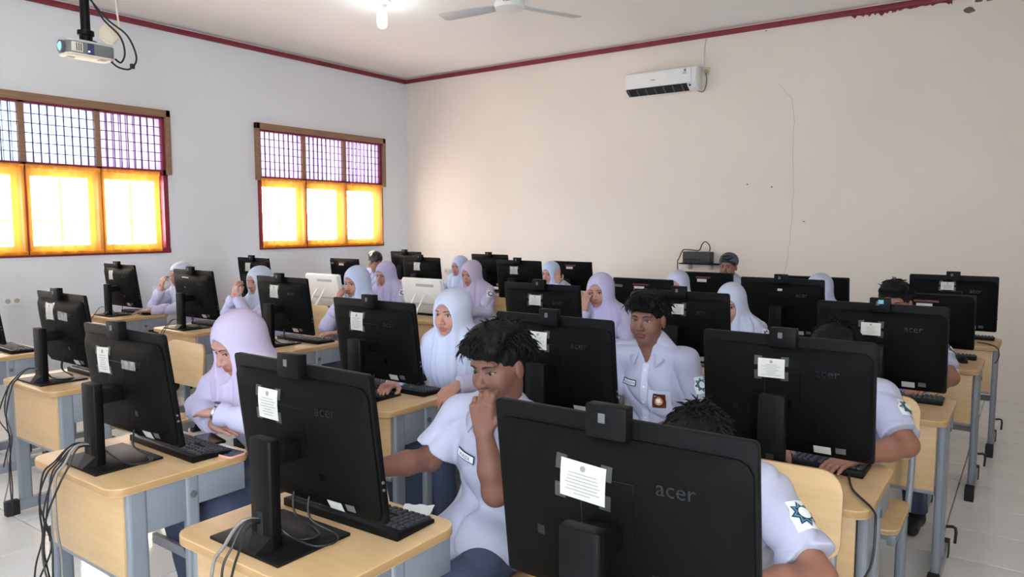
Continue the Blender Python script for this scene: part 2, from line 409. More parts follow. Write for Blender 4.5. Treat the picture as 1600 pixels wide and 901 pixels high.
# ------------------------------------------------------------------ desks
def make_desk():
    """origin on the floor at the middle of the front edge (camera side); student sits on the +y side"""
    t = thing('school_desk', 'desk', 'desk')
    W2, D = .295, .50
    MB().prism(rrect(-W2, W2, 0, D, .055), .722, .75, 0, mside=1).build('tabletop', [BEECH, BEECH_E], t, bevel=.004)
    MB().box(-.255, .255, .048, .064, .432, .712).build('modesty_panel', BEECH, t, bevel=.002)
    MB().box(-.255, .255, .050, .066, .418, .432).build('panel_edge_strip', STEEL, t)
    for s in (-1, 1):
        x0, x1 = sorted((s * .258, s * .288))
        MB().prism(rrect(x0, x1, .05, .115, .012, 3), .05, .722).build('leg', STEEL, t)
        MB().prism(rrect(x0, x1, .245, .295, .012, 3), .05, .722).build('leg', STEEL, t)
        MB().box(x0 + .006, x1 - .006, .10, .26, .575, .72).build('side_plate', STEEL, t, bevel=.002)
        MB().box(x0 + .004, x1 - .004, .29, .47, .62, .72).build('side_rail', STEEL, t, bevel=.002)
        MB().prism(rrect(x0 - .004, x1 + .004, .02, .46, .012, 3), .018, .075).build('foot_runner', STEEL, t)
        for y0, y1 in ((-.02, .045), (.43, .49)):
            MB().box(x0 - .008, x1 + .008, y0, y1, 0, .08).build('foot_cap', RUBBER, t, bevel=.004)
        MB().lathe([(.0, .0), (.012, .0), (.012, .004), (.0, .006)], 10, (s * .288, .27, .66), axis='x').build('bolt', DGREY, t)
        # bag hook on the side of the desk
    MB().box(-.25, .25, .40, .42, .30, .34).build('cross_bar', STEEL, t, bevel=.003)
    cable('bag_hook', [(.288, .33, .19), (.325, .33, .19), (.325, .33, .12)], .007, RUBBER, t, 3)
    return t
def make_chair():
    t = thing('school_chair', 'chair', 'chair')   # origin on the floor under the seat centre; faces -y
    MB().prism(rrect(-.19, .19, -.20, .17, .05), .425, .445, 0, mside=1).build('seat', [PLY, BEECH_E], t, bevel=.004)
    M = Matrix.Translation((0, .205, .0)) @ Matrix.Rotation(math.radians(-8), 4, 'X') @ Matrix.Rotation(R90, 4, 'X')
    mb = MB(); pts = rrect(-.20, .20, .60, .86, .06, 6)
    # curved plywood back
    n = len(pts); th = .014; vs = []
    for d in (0, th):
        for (x, z) in pts:
            y = .20 + .09 * (z - .6) - .03 * (1 - (x / .2) ** 2) * -1 + d; vs.append((x, y, z))
    mb.add(vs, [tuple(range(n)), tuple(reversed(range(n, 2 * n)))], 0)
    b = 0
    for i in range(n):
        j = (i + 1) % n; mb.f.append((i, j, n + j, n + i)); mb.mi.append(1)
    mb.build('backrest', [PLY, BEECH_E], t, bevel=.003)
    for s in (-1, 1):
        MB().tube(smooth_path([(s * .175, .17, .40), (s * .178, .20, .52), (s * .178, .222, .62), (s * .178, .238, .74)], 4), .013, 8).build('back_post', STEEL, t, smooth=True)
        x0, x1 = sorted((s * .150, s * .186))
        MB().prism(rrect(x0, x1, .06, .12, .014, 3), .05, .425).build('leg', STEEL, t)
        MB().box(x0 + .004, x1 - .004, -.19, .16, .385, .425).build('seat_rail', STEEL, t, bevel=.003)
        MB().prism(rrect(x0 - .003, x1 + .003, -.20, .20, .012, 3), .018, .06).build('foot_runner', STEEL, t)
        for y0, y1 in ((-.23, -.18), (.18, .23)): MB().box(x0 - .006, x1 + .006, y0, y1, 0, .066).build('foot_cap', RUBBER, t, bevel=.003)
    MB().box(-.15, .15, .075, .105, .30, .33).build('cross_bar', STEEL, t, bevel=.002)
    return t

# ------------------------------------------------------------------ computers (origin: desk surface under the top edge of the panel, back towards -y)
MW, MZ0, MZ1 = .545, .07, .46
def tilt(y, z): return y + (MZ1 - z) * .13
def bulge(wd, z0, z1, ytop, edge, deep, m, name, parent, lean=.13, rnd=.03):
    """rounded back housing: outline skirt plus domed back"""
    nx, nz = 22, 14; mb = MB(); idx = {}
    zc, hz = (z0 + z1) / 2, (z1 - z0) / 2
    for j in range(nz + 1):
        v = -1 + 2 * j / nz
        for i in range(nx + 1):
            u = -1 + 2 * i / nx
            ww = wd / 2
            # rounded corners: pull corner points in
            x = u * ww; z = zc + v * hz
            ax, az = abs(x) - (ww - rnd), abs(z - zc) - (hz - rnd)
            if ax > 0 and az > 0:
                L = math.hypot(ax, az); mx_ = max(ax, az)
                ax2, az2 = ax * mx_ / L, az * mx_ / L
                x = math.copysign(ww - rnd + ax2, x); z = zc + math.copysign(hz - rnd + az2, z - zc)
            d = edge + (deep - edge) * (1 - abs(u) ** 3.2) * (1 - abs(v) ** 4)
            if i in (0, nx) or j in (0, nz): d = edge * .55
            y = ytop + (MZ1 - z) * lean - d
            mb.v.append((x, y, z))
    for j in range(nz):
        for i in range(nx):
            q = j * (nx + 1) + i; mb.f.append((q, q + 1, q + nx + 2, q + nx + 1)); mb.mi.append(0)
    # skirt to the panel
    ring = [i for i in range(nx + 1)] + [j * (nx + 1) + nx for j in range(1, nz + 1)] + [nz * (nx + 1) + i for i in range(nx - 1, -1, -1)] + [j * (nx + 1) for j in range(nz - 1, 0, -1)]
    b = len(mb.v)
    for q in ring:
        x, y, z = mb.v[q]; mb.v.append((x, ytop + (MZ1 - z) * lean + .002, z))
    n = len(ring)
    for i in range(n):
        j = (i + 1) % n; mb.f.append((ring[i], ring[j], b + j, b + i)); mb.mi.append(0)
    mb.f.append(tuple(b + i for i in range(n))); mb.mi.append(0)
    return mb.build(name, m, parent, smooth=True)
def slab(x0, x1, z0, z1, r, y0, y1, lean, ztop=MZ1):
    """rounded slab standing in the x,z plane, leaning"""
    pts = rrect(x0, x1, z0, z1, r, 4); n = len(pts); vs = []
    for yy in (y0, y1): vs += [(x, yy + (ztop - z) * lean, z) for (x, z) in pts]
    mb = MB(); mb.add(vs, [tuple(range(n)), tuple(reversed(range(n, 2 * n)))])
    for i in range(n):
        j = (i + 1) % n; mb.f.append((i, j, n + j, n + i)); mb.mi.append(0)
    return mb
def back_y(x, z, wd=.533, z0=.075, z1=.425, edge=.022, deep=.05, ytop=0., lean=.13):
    u = x / (wd / 2); v = (z - (z0 + z1) / 2) / ((z1 - z0) / 2)
    return ytop + (MZ1 - z) * lean - (edge + (deep - edge) * (1 - abs(u) ** 3.2) * (1 - abs(v) ** 4))
def decal(mb, pts, fs, x, z, off, mi=0, rot=0., f=back_y):
    """flat print laid on the domed back; pts in (right-as-seen-from-behind, up)"""
    vs = []; c, s = math.cos(rot), math.sin(rot)
    for p in pts:
        q = (p[0] * c - p[1] * s, p[0] * s + p[1] * c)
        vs.append((x + q[0], f(x + q[0], z + q[1]) - off, z + q[1]))
    mb.add(vs, fs, mi)
def grid_rect(w_, h_, nx=4, nz=4, jit=0.):
    pts = [(-w_ / 2 + w_ * i / nx, -h_ / 2 + h_ * j / nz) for j in range(nz + 1) for i in range(nx + 1)]
    fs = [(j * (nx + 1) + i, j * (nx + 1) + i + 1, (j + 1) * (nx + 1) + i + 1, (j + 1) * (nx + 1) + i) for j in range(nz) for i in range(nx)]
    return pts, fs
ACER_TXT = text_mesh('acer', .042)
HP_TXT = text_mesh('hp', .02)
def paper_on(parent, x, z, wd, hg, rot, rnd, tapes=True):
    mb = MB(); decal(mb, *grid_rect(wd, hg), x, z, .0016, rot=rot); p = mb.build('paper_label', PAPER, parent, smooth=True)
    mb = MB()
    c, s = math.cos(rot), math.sin(rot)
    L = lambda u, v: (x + u * c - v * s, z + u * s + v * c)
    for k in range(7):
        v = hg * (.18 - .09 * k); ln = wd * rnd.uniform(.35, .8)
        q = L(0, v); decal(mb, *grid_rect(ln, hg * .022, 2, 1), q[0], q[1], .0024, rot=rot)
    q = L(0, hg * .34)
    pts = [(hg * .085 * math.cos(a * .785), hg * .085 * math.sin(a * .785)) for a in range(8)]; decal(mb, pts, [tuple(range(8))], q[0], q[1], .0024)
    mb.build('printed_lines', INK, p)
    if tapes:
        for (u, v) in ((-.5, .38), (.5, .38), (-.5, -.38), (.5, -.38)):
            q = L(u * wd, v * hg); mb = MB(); decal(mb, *grid_rect(.024, .03, 2, 2), q[0], q[1], .0028 if False else .0012, rot=rot); mb.build('tape', TAPE, p)
    return p
def make_acer():
    t = thing('desktop_computer', 'c', 'computer')
    pan = slab(-MW / 2, MW / 2, MZ0, MZ1, .012, -.006, .012, .13).build('panel_frame', BLACK, t, bevel=.0025)
    slab(-MW / 2 + .012, MW / 2 - .012, MZ0 + .03, MZ1 - .012, .003, .0115, .0135, .13).build('screen', SCREEN, t)
    h = bulge(.533, .075, .425, 0, .022, .05, HOUSE, 'back_housing', t)
    mb = MB(); decal(mb, *ACER_TXT, .14, .355, .0012); mb.build('logo', LOGO, h)
    # access cover seam, lock hole, ports, label plate
    for (cx_, cz_, ww, hh) in ((-.05, .30, .0015, .10), (.06, .30, .0015, .10), (.005, .35, .11, .0015)):
        mb = MB(); decal(mb, *grid_rect(ww, hh, 3, 3), cx_, cz_, .0006); mb.build('cover_seam', LOGO, h)
    for (cx_, cz_) in ((-.15, .21), (.10, .175)):
        mb = MB(); decal(mb, *grid_rect(.018, .02, 1, 1), cx_, cz_, .0010); mb.build('port_hole', LOGO, h)
    mb = MB(); decal(mb, *grid_rect(.052, .026, 2, 2), .125, .10, .0012); mb.build('asset_sticker', STICK, h)
    mb = MB(); decal(mb, *grid_rect(.03, .02, 2, 2), .18, .105, .0012); mb.build('regulatory_label', DGREY, h)
    for z in (.165, .185): MB().lathe([(0, 0), (.004, 0), (.004, .003), (0, .004)], 8, (MW / 2, tilt(0, z), z), axis='x').build('side_button', DGREY, pan)
    # pop-up camera
    wc = MB().box(-.04, .045, -.034, -.004, .425, .488).build('webcam', BLACK, t, bevel=.003)
    MB().box(-.012, .002, -.0352, -.033, .455, .473).build('lens_window', DGREY, wc)
    # stand
    MB().prism(rrect(-.042, .042, -.125, -.09, .006, 2), .004, .285).build('stand_column', BLACK, t, bevel=.004)
    MB().box(-.012, .012, -.1262, -.120, .03, .10).build('cable_slot', RUBBER, t)
    MB().box(-.035, .035, -.10, tilt(-.04, .24), .215, .265).build('stand_neck', BLACK, t, bevel=.004)
    mb = MB(); mb.add([(-.042, -.115, .004), (.042, -.115, .004), (-.042, -.115, .05), (.042, -.115, .05), (.03, -.165, .008), (-.005, -.165, .008), (.03, -.165, .004), (-.005, -.165, .004)],
        [(0, 1, 3, 2), (2, 3, 4, 5), (5, 4, 6, 7), (0, 2, 5, 7), (1, 6, 4, 3), (0, 7, 6, 1)]); mb.build('stand_wedge', BLACK2, t)
    MB().box(-.165, .12, -.165, .065, 0, .009).build('base_plate', BLACK2, t, bevel=.003)
    return t
def make_slim():
    """lower all-in-one with a sloped ridge, dark red slot and a white sticker"""
    t = thing('desktop_computer', 'c', 'computer'); top = .405
    g = lambda x, z: back_y(x, z, .488, .082, .398, .018, .04, -.008)
    slab(-.25, .25, .078, top, .008, -.004, .012, .13).build('panel_frame', BLACK2, t, bevel=.002)
    slab(-.24, .24, .10, top - .01, .003, .0115, .0135, .13).build('screen', SCREEN, t)
    h = bulge(.488, .082, .398, -.008 + 0, .018, .04, HOUSE, 'back_housing', t)
    mb = MB(); decal(mb, *grid_rect(.13, .012, 4, 1), -.0, .362, .0015, f=g); mb.build('red_slot', REDPL, h)
    mb = MB(); decal(mb, *grid_rect(.085, .026, 3, 2), -.01, .335, .0015, f=g); mb.build('white_sticker', STICK, h)
    mb = MB(); decal(mb, *grid_rect(.075, .02, 3, 2), -.19, .345, .0015, f=g); mb.build('model_plate', DGREY, h)
    mb = MB(); decal(mb, *grid_rect(.04, .012, 2, 1), -.2, .12, .0015, f=g); mb.build('small_sticker', STICK, h)
    MB().prism(rrect(-.06, .06, -.13, -.10, .006, 2), .004, .22).build('stand_column', BLACK, t, bevel=.004)
    MB().box(-.05, .05, -.11, .0, .17, .21).build('stand_neck', BLACK, t, bevel=.004)
    MB().prism(rrect(-.12, .12, -.15, .06, .03, 4), 0, .010).build('base_plate', BLACK2, t, bevel=.003)
    return t
def make_white():
    t = thing('desktop_computer', 'c', 'computer')
    slab(-.24, .24, .03, .345, .01, -.006, .012, .16, .345).build('panel_frame', WHITEP, t, bevel=.003)
    slab(-.23, .23, .05, .335, .003, .0115, .0135, .16, .345).build('screen', SCREEN, t)
    slab(-.232, .232, .12, .338, .02, -.03, -.004, .16, .345).build('back_housing', WHITEP, t, bevel=.008)
    slab(-.06, .15, .272, .296, .003, -.0315, -.029, .16, .345).build('vent_band', GREYP, t)
    slab(-.235, .235, .035, .11, .008, -.02, -.004, .16, .345).build('lower_housing', GREYP, t, bevel=.004)
    # open kick-stand frame leaning on the desk
    mb = MB()
    for x in (-.075, .03):
        mb.add([(x, -.02, .20), (x + .018, -.02, .20), (x + .018, -.012, .20), (x, -.012, .20), (x, -.17, .0), (x + .018, -.17, .0), (x + .018, -.155, .0), (x, -.155, .0)],
               [(0, 1, 2, 3), (4, 7, 6, 5), (0, 4, 5, 1), (1, 5, 6, 2), (2, 6, 7, 3), (3, 7, 4, 0)])
    k = mb.build('kick_stand', WHITEP, t); MB().box(-.075, .048, -.172, -.15, 0, .012).build('stand_bar', WHITEP, t, bevel=.003)
    MB().box(-.058, .032, -.10, -.094, .07, .115, M=None).build('hinge_plate', GREYP, t, bevel=.002)
    for i in range(3): MB().box(-.20, -.18, tilt(-.065, .07) - .055, tilt(-.06, .07) - .04, .04 + i * .022, .052 + i * .022).build('port_hole', RUBBER, t)
    return t
def make_keyboard():
    t = thing('keyboard', 'k', 'keyboard')   # origin: desk surface, middle; keys' front row towards +y
    mb = MB(); pr = [(-.075, 0), (.075, 0), (.075, .012), (-.045, .022), (-.075, .024)]
    vs = [(x, y, z) for x in (-.225, .225) for (y, z) in pr]
    mb.add(vs, [(0, 1, 2, 3, 4), (9, 8, 7, 6, 5)] + [(i, 5 + i, 5 + (i + 1) % 5, (i + 1) % 5) for i in range(5)]); mb.build('case', BLACK, t, bevel=.003)
    mb = MB()
    for r in range(6):
        y = -.052 + r * .0205 + (.004 if r else 0); z = .0215 - (y + .045) * .083
        for x0, n in ((-.217, 15), (.080, 3), (.143, 4)):
            if r in (3, 4) and x0 == .080 and r == 3: continue
            k = 0
            while k < n:
                wdt = 1
                if r == 5 and x0 < 0 and k == 4: wdt = 6
                xa = x0 + k * .0192; xb = xa + .0192 * wdt - .003
                mb.add([(xa, y, z), (xb, y, z), (xb, y + .0165, z - .0014), (xa, y + .0165, z - .0014),
                        (xa + .002, y + .002, z + .007), (xb - .002, y + .002, z + .007), (xb - .002, y + .0145, z + .0056), (xa + .002, y + .0145, z + .0056)],
                       [(4, 5, 6, 7), (0, 1, 5, 4), (1, 2, 6, 5), (2, 3, 7, 6), (3, 0, 4, 7)]); k += wdt
    stuff(mb.build('keys', KEYS, t)); return t
def make_mouse():
    t = thing('computer_mouse', 'm', 'mouse'); mb = MB(); nu, nv = 14, 7
    for j in range(nv + 1):
        a = j / nv * math.pi / 2
        for i in range(nu):
            q = 2 * math.pi * i / nu; mb.v.append((.03 * math.cos(q) * math.cos(a) ** .6, .055 * math.sin(q) * math.cos(a) ** .6, .034 * math.sin(a)))
    for j in range(nv):
        for i in range(nu):
            k = (i + 1) % nu; mb.f.append((j * nu + i, j * nu + k, (j + 1) * nu + k, (j + 1) * nu + i)); mb.mi.append(0)
    mb.f.append(tuple(reversed(range(nu)))); mb.mi.append(0)
    mb.build('shell', BLACK2, t, smooth=True); MB().lathe([(.0, -.003), (.009, -.003), (.009, .003), (0, .003)], 10, (0, .03, .024), axis='x').build('wheel', DGREY, t); return t

desk0, chair0, acer0, slim0, white0, kb0, mouse0 = make_desk(), make_chair(), make_acer(), make_slim(), make_white(), make_keyboard(), make_mouse()
build_children_index()
FIRST = {}
def place(proto, label, loc, rz, group):
    if proto.name not in FIRST: FIRST[proto.name] = 1; o = proto
    else: o = copy_tree(proto)
    o['label'] = label; o['group'] = group; o.location = loc; o.rotation_euler = (0, 0, rz); return o

# stations: key -> (computer kind, x centre, y of panel top, where it is, paper (x,z,w,h,rot) or None)
ST = {
 'Z':  ('a', -.630, 1.200, 'largest, nearest the camera', (-.045, .335, .098, .075, -.06)),
 'AA': ('a', -1.553, 1.200, 'in front of boy covering his mouth', (-.085, .345, .085, .082, .0)),
 'D':  ('a', -2.570, 1.250, 'in front of girl with folded arms', (-.075, .345, .085, .09, .05)),
 'V':  ('a', -.650, 2.420, 'directly behind the largest nearest computer', (-.03, .355, .085, .062, .02)),
 'P':  ('a', -1.545, 2.420, 'left of boy with maroon pocket emblem', (-.045, .36, .085, .07, .0)),
 'H':  ('a', -2.560, 2.420, 'in front of girl gripping desk edge', (-.075, .355, .085, .085, .0)),
 'W':  ('a', -.565, 3.660, 'third from camera beside right aisle', (-.03, .345, .082, .058, .0)),
 'S':  ('a', -1.555, 3.720, 'right behind boy with maroon pocket emblem', (.0, .365, .075, .055, .0)),
 'O':  ('a', -2.430, 3.680, 'in front of girl in lilac hijab touching cheek', (-.02, .362, .085, .06, .0)),
 'X':  ('s', -.520, 5.000, 'fourth from camera beside right aisle', None),
 'T':  ('a', -1.375, 5.000, 'with tiny white sticker, middle column fourth row', (.0, .385, .03, .014, .0)),
 'Q':  ('s', -2.440, 5.100, 'with red slot, left of small girl in white hijab', None),
 'Y':  ('a', -.470, 6.000, 'farthest beside right aisle, near back wall', (-.03, .385, .08, .055, .0)),
 'U':  ('s', -1.417, 6.100, 'half hidden behind leaning girl in white hijab', None),
 'R':  ('s', -2.330, 6.100, 'in front of boy in grey cap', None),
 'C':  ('a', -4.170, 1.720, 'second from left edge, beside hanging cables', (-.06, .36, .085, .085, .03)),
 'E':  ('a', -5.470, 1.760, 'cut off by left edge of photo', None),
 'G':  ('a', -4.200, 3.130, 'in front of girl resting chin on hand', (-.04, .36, .085, .085, .0)),
 'B':  ('a', -5.410, 3.200, 'with triangular white paper, left block', None),
 'A':  ('a', -6.740, 3.280, 'below right end of left window, by the wall', (-.09, .36, .07, .08, .05)),
 'W1': ('w', -5.560, 4.620, 'white, left of girl resting chin on hand', None),
 'W2': ('w', -4.388, 4.750, 'white, left of girl gripping desk edge', None),
 'F':  ('a', -6.850, 4.750, 'beneath left end of corner window, by the wall', (-.05, .36, .085, .09, .0)),
 'I':  ('s', -6.830, 6.000, 'with shiny top, left of boy seen from behind', None),
 'K':  ('a', -5.470, 5.900, 'front one of overlapping pair near room corner', (-.03, .36, .085, .085, .0)),
 'M':  ('a', -4.200, 5.950, 'in front of girl in blue hijab pointing finger', (-.03, .36, .09, .075, .0)),
 'J':  ('a', -6.760, 7.000, 'rear one of overlapping pair near room corner', None),
 'L':  ('a', -5.330, 6.950, 'behind girl with star badge, against back wall', None),
 'N':  ('s', -4.210, 7.000, 'against bare back wall with white sticker', None),
}
COMP = {}
for key, (kind, x, y, where, paper) in ST.items():
    d = place(desk0, 'beech-topped grey steel desk under computer ' + where, (x + .005, y - .20, 0), 0, 'student desks')
    lab = {'a': 'black all-in-one computer ', 's': 'low black computer ', 'w': 'all-in-one computer '}[kind] + where
    c = place({'a': acer0, 's': slim0, 'w': white0}[kind], lab, (x, y, .75), 0, 'classroom computers')
    COMP[key] = c
    kb = place(kb0, 'black keyboard behind computer ' + where, (x + .02 + random.uniform(-.015, .015), y + .175 + (.04 if kind == 's' else 0), .75), math.radians(random.uniform(-2, 2)), 'student keyboards')
rnd_ = random.Random(5)
for key, (kind, x, y, where, paper) in ST.items():
    if kind == 'a' and paper:
        paper_on(COMP[key], *paper, rnd_, tapes=paper[2] > .05)
mb = MB(); decal(mb, [(-.05, .03), (.05, .028), (.0, -.06)], [(0, 1, 2)], -.06, .375, .0016); mb.build('paper_label', PAPER, COMP['B'])
mb = MB(); decal(mb, *grid_rect(.10, .045, 4, 2), .09, .345, .002, rot=-.05); mb.build('foil_sticker', STICK_H, COMP['C'])
mb = MB(); decal(mb, *grid_rect(.085, .03, 4, 2), .10, .345, .002); mb.build('foil_sticker', STICK_H, COMP['D'])
mb = MB(); decal(mb, *grid_rect(.026, .026, 1, 1), -.0, .455, .0); 
o = MB().box(-.004, .018, -.0362, -.034, .462, .480).build('blue_sticker', mat('pale_blue_sticker', rgb(120, 185, 205), .5), COMP['W'])
for key in ('V', 'W'):
    mb = MB(); decal(mb, *HP_TXT, -.0, .10, .0014); mb.build('round_logo', STICK, COMP[key])

# cables hanging from the computers
def hang(key, specs, x0=0., edge=-.185, seed=1):
    rn = random.Random(seed)
    for i, (dx, low, m, r, sway) in enumerate(specs):
        pts = [(rn.uniform(-.01, .01), -.085, .06), (dx * .3, -.16, .075 + .01 * rn.random()), (dx * .8, -.20, .02 + .01 * rn.random()), (dx, edge - .035 - .01 * rn.random(), -.02)]
        z = -.02; x = dx; n = 5
        for k in range(n):
            z -= (.02 + low) / n * 1.0
            x += rn.uniform(-sway, sway)
            pts.append((x, edge - .035 - rn.uniform(0, .035), z))
        cable('cable', pts, r, m, COMP[key])
hang('D', [(-.09, .52, CABLE, .0032, .075), (-.05, .60, CABLE, .0032, .085), (-.02, .66, CABLE_G, .0042, .03), (.02, .52, CABLE, .0032, .08), (-.11, .55, CABLE, .0032, .06), (-.065, .62, CABLE, .003, .085)], seed=8)
hang('C', [(-.10, .62, CABLE, .0032, .04), (-.08, .66, CABLE, .0032, .05), (-.12, .42, CABLE, .0032, .06), (-.09, .60, CABLE_G, .0035, .04)], seed=9)
hang('AA', [(-.06, .62, CABLE_G, .0045, .02), (-.015, .62, CABLE, .0032, .03), (.02, .58, CABLE, .0032, .03)], seed=2)
hang('B', [(-.08, .40, CABLE, .003, .04), (-.06, .44, CABLE, .003, .04)], seed=5)
hang('A', [(-.07, .14, CABLE, .003, .02)], seed=6)
for key, s in (('AA', 1), ('D', 2), ('H', 3), ('C', 4), ('G', 5), ('A', 6), ('B', 7), ('P', 8), ('W', 9), ('V', 10)):
    rn = random.Random(s)
    for k in range(2):
        x = rn.uniform(-.06, .03)
        cable('cable', [(x, tilt(-.03, .1), .11), (x + .02, .0, .05), (x + .05 + .03 * k, .03, .014), (x + .12, .0, .012), (x + .10, -.05, .013), (x + .02, -.06, .02), (.0, -.088, .06)], .003, CABLE, COMP[key])
# keyboard lead over the desk edge beside the second computer of the right aisle
c = cable('keyboard_cable', [(-.46, 2.52, .757), (-.42, 2.38, .757), (-.345, 2.25, .757), (-.325, 2.185, .74), (-.33, 2.155, .62), (-.39, 2.145, .53), (-.46, 2.15, .50), (-.60, 2.16, .50)], .0035, CABLE)
tag(c, 'thin black lead drooping over desk edge below keyboard, right aisle', 'cable')
c = cable('keyboard_cable', [(-.30, 5.93, .757), (-.22, 5.86, .757), (-.175, 5.80, .74), (-.17, 5.79, .68), (-.19, 5.80, .64)], .0035, CABLE)
tag(c, 'short black lead hanging off farthest right aisle desk', 'cable')
# mice
place(mouse0, 'black mouse on fourth desk beside right aisle', (-.33, 5.06, .75), .4, 'computer mice')
place(mouse0, 'black mouse beside computer with triangular white paper', (-5.16, 3.36, .75), .3, 'computer mice')
place(mouse0, 'black mouse at bottom edge behind largest computer', (-.86, 1.42, .75), .5, 'computer mice')
# phones and slips of paper
t = thing('smartphone', 'smartphone in pink case face up by keyboard corner', 'phone', (-2.33, 1.475, .75), .1)
MB().prism(rrect(-.075, .075, -.036, .036, .012, 4), 0, .008).build('case', PINK, t, bevel=.002); MB().prism(rrect(-.072, .072, -.033, .033, .010, 4), .0078, .0092).build('glass', PHONE, t)
t = thing('smartphone', 'black smartphone under forearms of girl with wristwatch', 'phone', (-2.52, 1.535, .75), -.2)
MB().prism(rrect(-.075, .075, -.036, .036, .012, 4), 0, .009).build('case', BLACK2, t, bevel=.002); MB().prism(rrect(-.071, .071, -.032, .032, .010, 4), .0088, .0098).build('glass', PHONE, t)
mb = MB()
for k, (dx, dy) in enumerate(((0, 0),)):
    nx = 8
    for j in range(nx + 1):
        for i in range(nx + 1): mb.v.append((-.045 + .09 * i / nx, -.055 + .11 * j / nx, .0012 + .004 * math.sin(i * .9 + j * .5) ** 2))
    for j in range(nx):
        for i in range(nx): q = j * (nx + 1) + i; mb.f.append((q, q + 1, q + nx + 2, q + nx + 1)); mb.mi.append(0)
s = mb.build('paper_slip', PAPER, smooth=True); s.location = (-1.40, 1.475, .7505); s.rotation_euler = (0, 0, .5)
tag(s, 'crumpled white paper slip beside keyboard of boy covering mouth', 'paper')
s = MB().box(-.10, .10, -.07, .07, 0, .0015).build('paper_sheet', PAPER); s.location = (-2.47, 1.60 - .1, .7502); s.location = (-2.44, 1.56 - .09, .7502); s.rotation_euler = (0, 0, -.1)
tag(s, 'white sheet under pink phone on desk of girl with wristwatch', 'paper')

# chairs
CHAIRS = {'Z': (-.60, 1.955, .05, 'of student hidden by largest computer'), 'AA': (-1.40, 1.945, 0, 'of boy covering his mouth'), 'D': (-2.55, 1.945, 0, 'of girl with folded arms'),
 'V': (-.55, 3.12, 0, 'beside second desk of right aisle'), 'P': (-1.46, 3.22, 0, 'of boy with maroon pocket emblem'), 'H': (-2.45, 3.02, 0, 'of girl gripping desk edge'),
 'W': (-.60, 4.46, 0, 'of boy whose hair shows above third right computer'), 'S': (-1.50, 4.50, 0, 'of girl in white hijab behind emblem boy'), 'O': (-2.36, 4.50, 0, 'of girl in lilac hijab touching cheek'),
 'C': (-4.14, 2.16, 0, 'standing empty left of girl with folded arms'), 'G': (-4.15, 3.88, 0, 'of girl resting chin on hand'), 'W2': (-4.28, 5.42, 0, 'of girl with star badge'),
 'W1': (-5.12, 5.16, 0, 'of girl in bright lilac hijab'), 'B': (-5.15, 3.95, 0, 'of girl holding hand to nose'), 'A': (-6.35, 3.98, 0, 'of girl by socket on left wall'),
 'T': (-1.28, 5.63, 0, 'of girl leaning right in white hijab'), 'Q': (-2.36, 5.63, 0, 'of small girl in white hijab'), 'E': (-5.44, 2.25, 0, 'near left edge of photo'), 'M': (-4.04, 6.45, 0, 'of girl in blue hijab pointing finger'),
 'K': (-5.45, 6.40, 0, 'behind overlapping pair of computers'), 'I': (-6.62, 6.50, 0, 'of boy seen near room corner'), 'R': (-2.42, 7.02, 0, 'of boy in grey cap'), 'F': (-6.82, 5.35, 0, 'empty by left wall beneath corner window')}
for key, (x, y, rz, where) in CHAIRS.items():
    place(chair0, 'plywood chair with grey steel frame ' + where, (x, min(y, 7.47), 0), rz, 'student chairs')

# ------------------------------------------------------------------ wall and ceiling fittings
def socket(loc, rz, label):
    t = thing('wall_socket', label, 'socket', loc, rz, 'wall sockets')
    MB().box(-.075, .075, -.012, 0, -.04, .04).build('cover_plate', CREAMP if rz == 0 else WHITEP, t, bevel=.004)
    for s in (-.035, .035):
        MB().lathe([(0, 0), (.022, 0), (.022, -.004), (.018, -.004), (.017, -.001), (0, -.001)], 14, (s, -.012, 0), axis='y').build('outlet', GREYP, t)
        for q in (-.008, .008): MB().lathe([(0, 0), (.003, 0), (0, -.0006)], 6, (s + q, -.0131, 0), axis='y').build('pin_hole', RUBBER, t)
socket((XL, 2.66, .886), R90, 'double white wall socket nearest left edge of photo')
socket((XL, 4.02, .883), R90, 'double white wall socket behind girl below left window')
socket((-6.63, YB, .923), 0, 'cream double socket on back wall near corner')

ac = thing('air_conditioner', 'white split air conditioner with dark louvre on back wall', 'air conditioner', (-3.43, YB, 3.0))
def ac_section(x0, x1, prof):
    n = len(prof); mb = MB(); mb.add([(x, y, z) for x in (x0, x1) for (y, z) in prof], [tuple(range(n)), tuple(reversed(range(n, 2 * n)))] + [(i, n + i, n + (i + 1) % n, (i + 1) % n) for i in range(n)]); return mb
ac_section(-.41, .41, [(0, 0.0), (0, .255), (-.10, .262), (-.185, .235), (-.195, .10), (-.17, .045), (-.10, 0)]).build('body', WHITEP, ac, bevel=.008)
# front panel lifted above the outlet
ac_section(-.412, .36, [(-.190, .065), (-.204, .07), (-.204, .225), (-.192, .236)]).build('front_panel', WHITEP, ac, bevel=.004)
ac_section(-.40, .31, [(-.185, .070), (-.178, .054), (-.10, .006), (-.108, -.002), (-.190, .045)]).build('outlet_recess', RUBBER, ac)
for k in range(7):
    x = -.38 + k * .105; ac_section(x, x + .012, [(-.192, .055), (-.180, .035), (-.118, .0), (-.126, -.004), (-.198, .042)]).build('louvre_fin', DGREY, ac)
MB().box(-.10, -.05, -.2055, -.203, .135, .142).build('maker_mark', DGREY, ac)
MB().box(.27, .31, -.2055, -.203, .165, .185).build('energy_label', GREYP, ac); MB().box(.285, .305, -.2055, -.203, .19, .215).build('rating_sticker', DGREY, ac)
MB().box(.335, .355, -.186, -.180, .035, .052).build('display_window', RUBBER, ac)
pl = thing('power_plug', 'cream plug with thin cable beside air conditioner', 'plug', (-2.97, YB, 3.20))
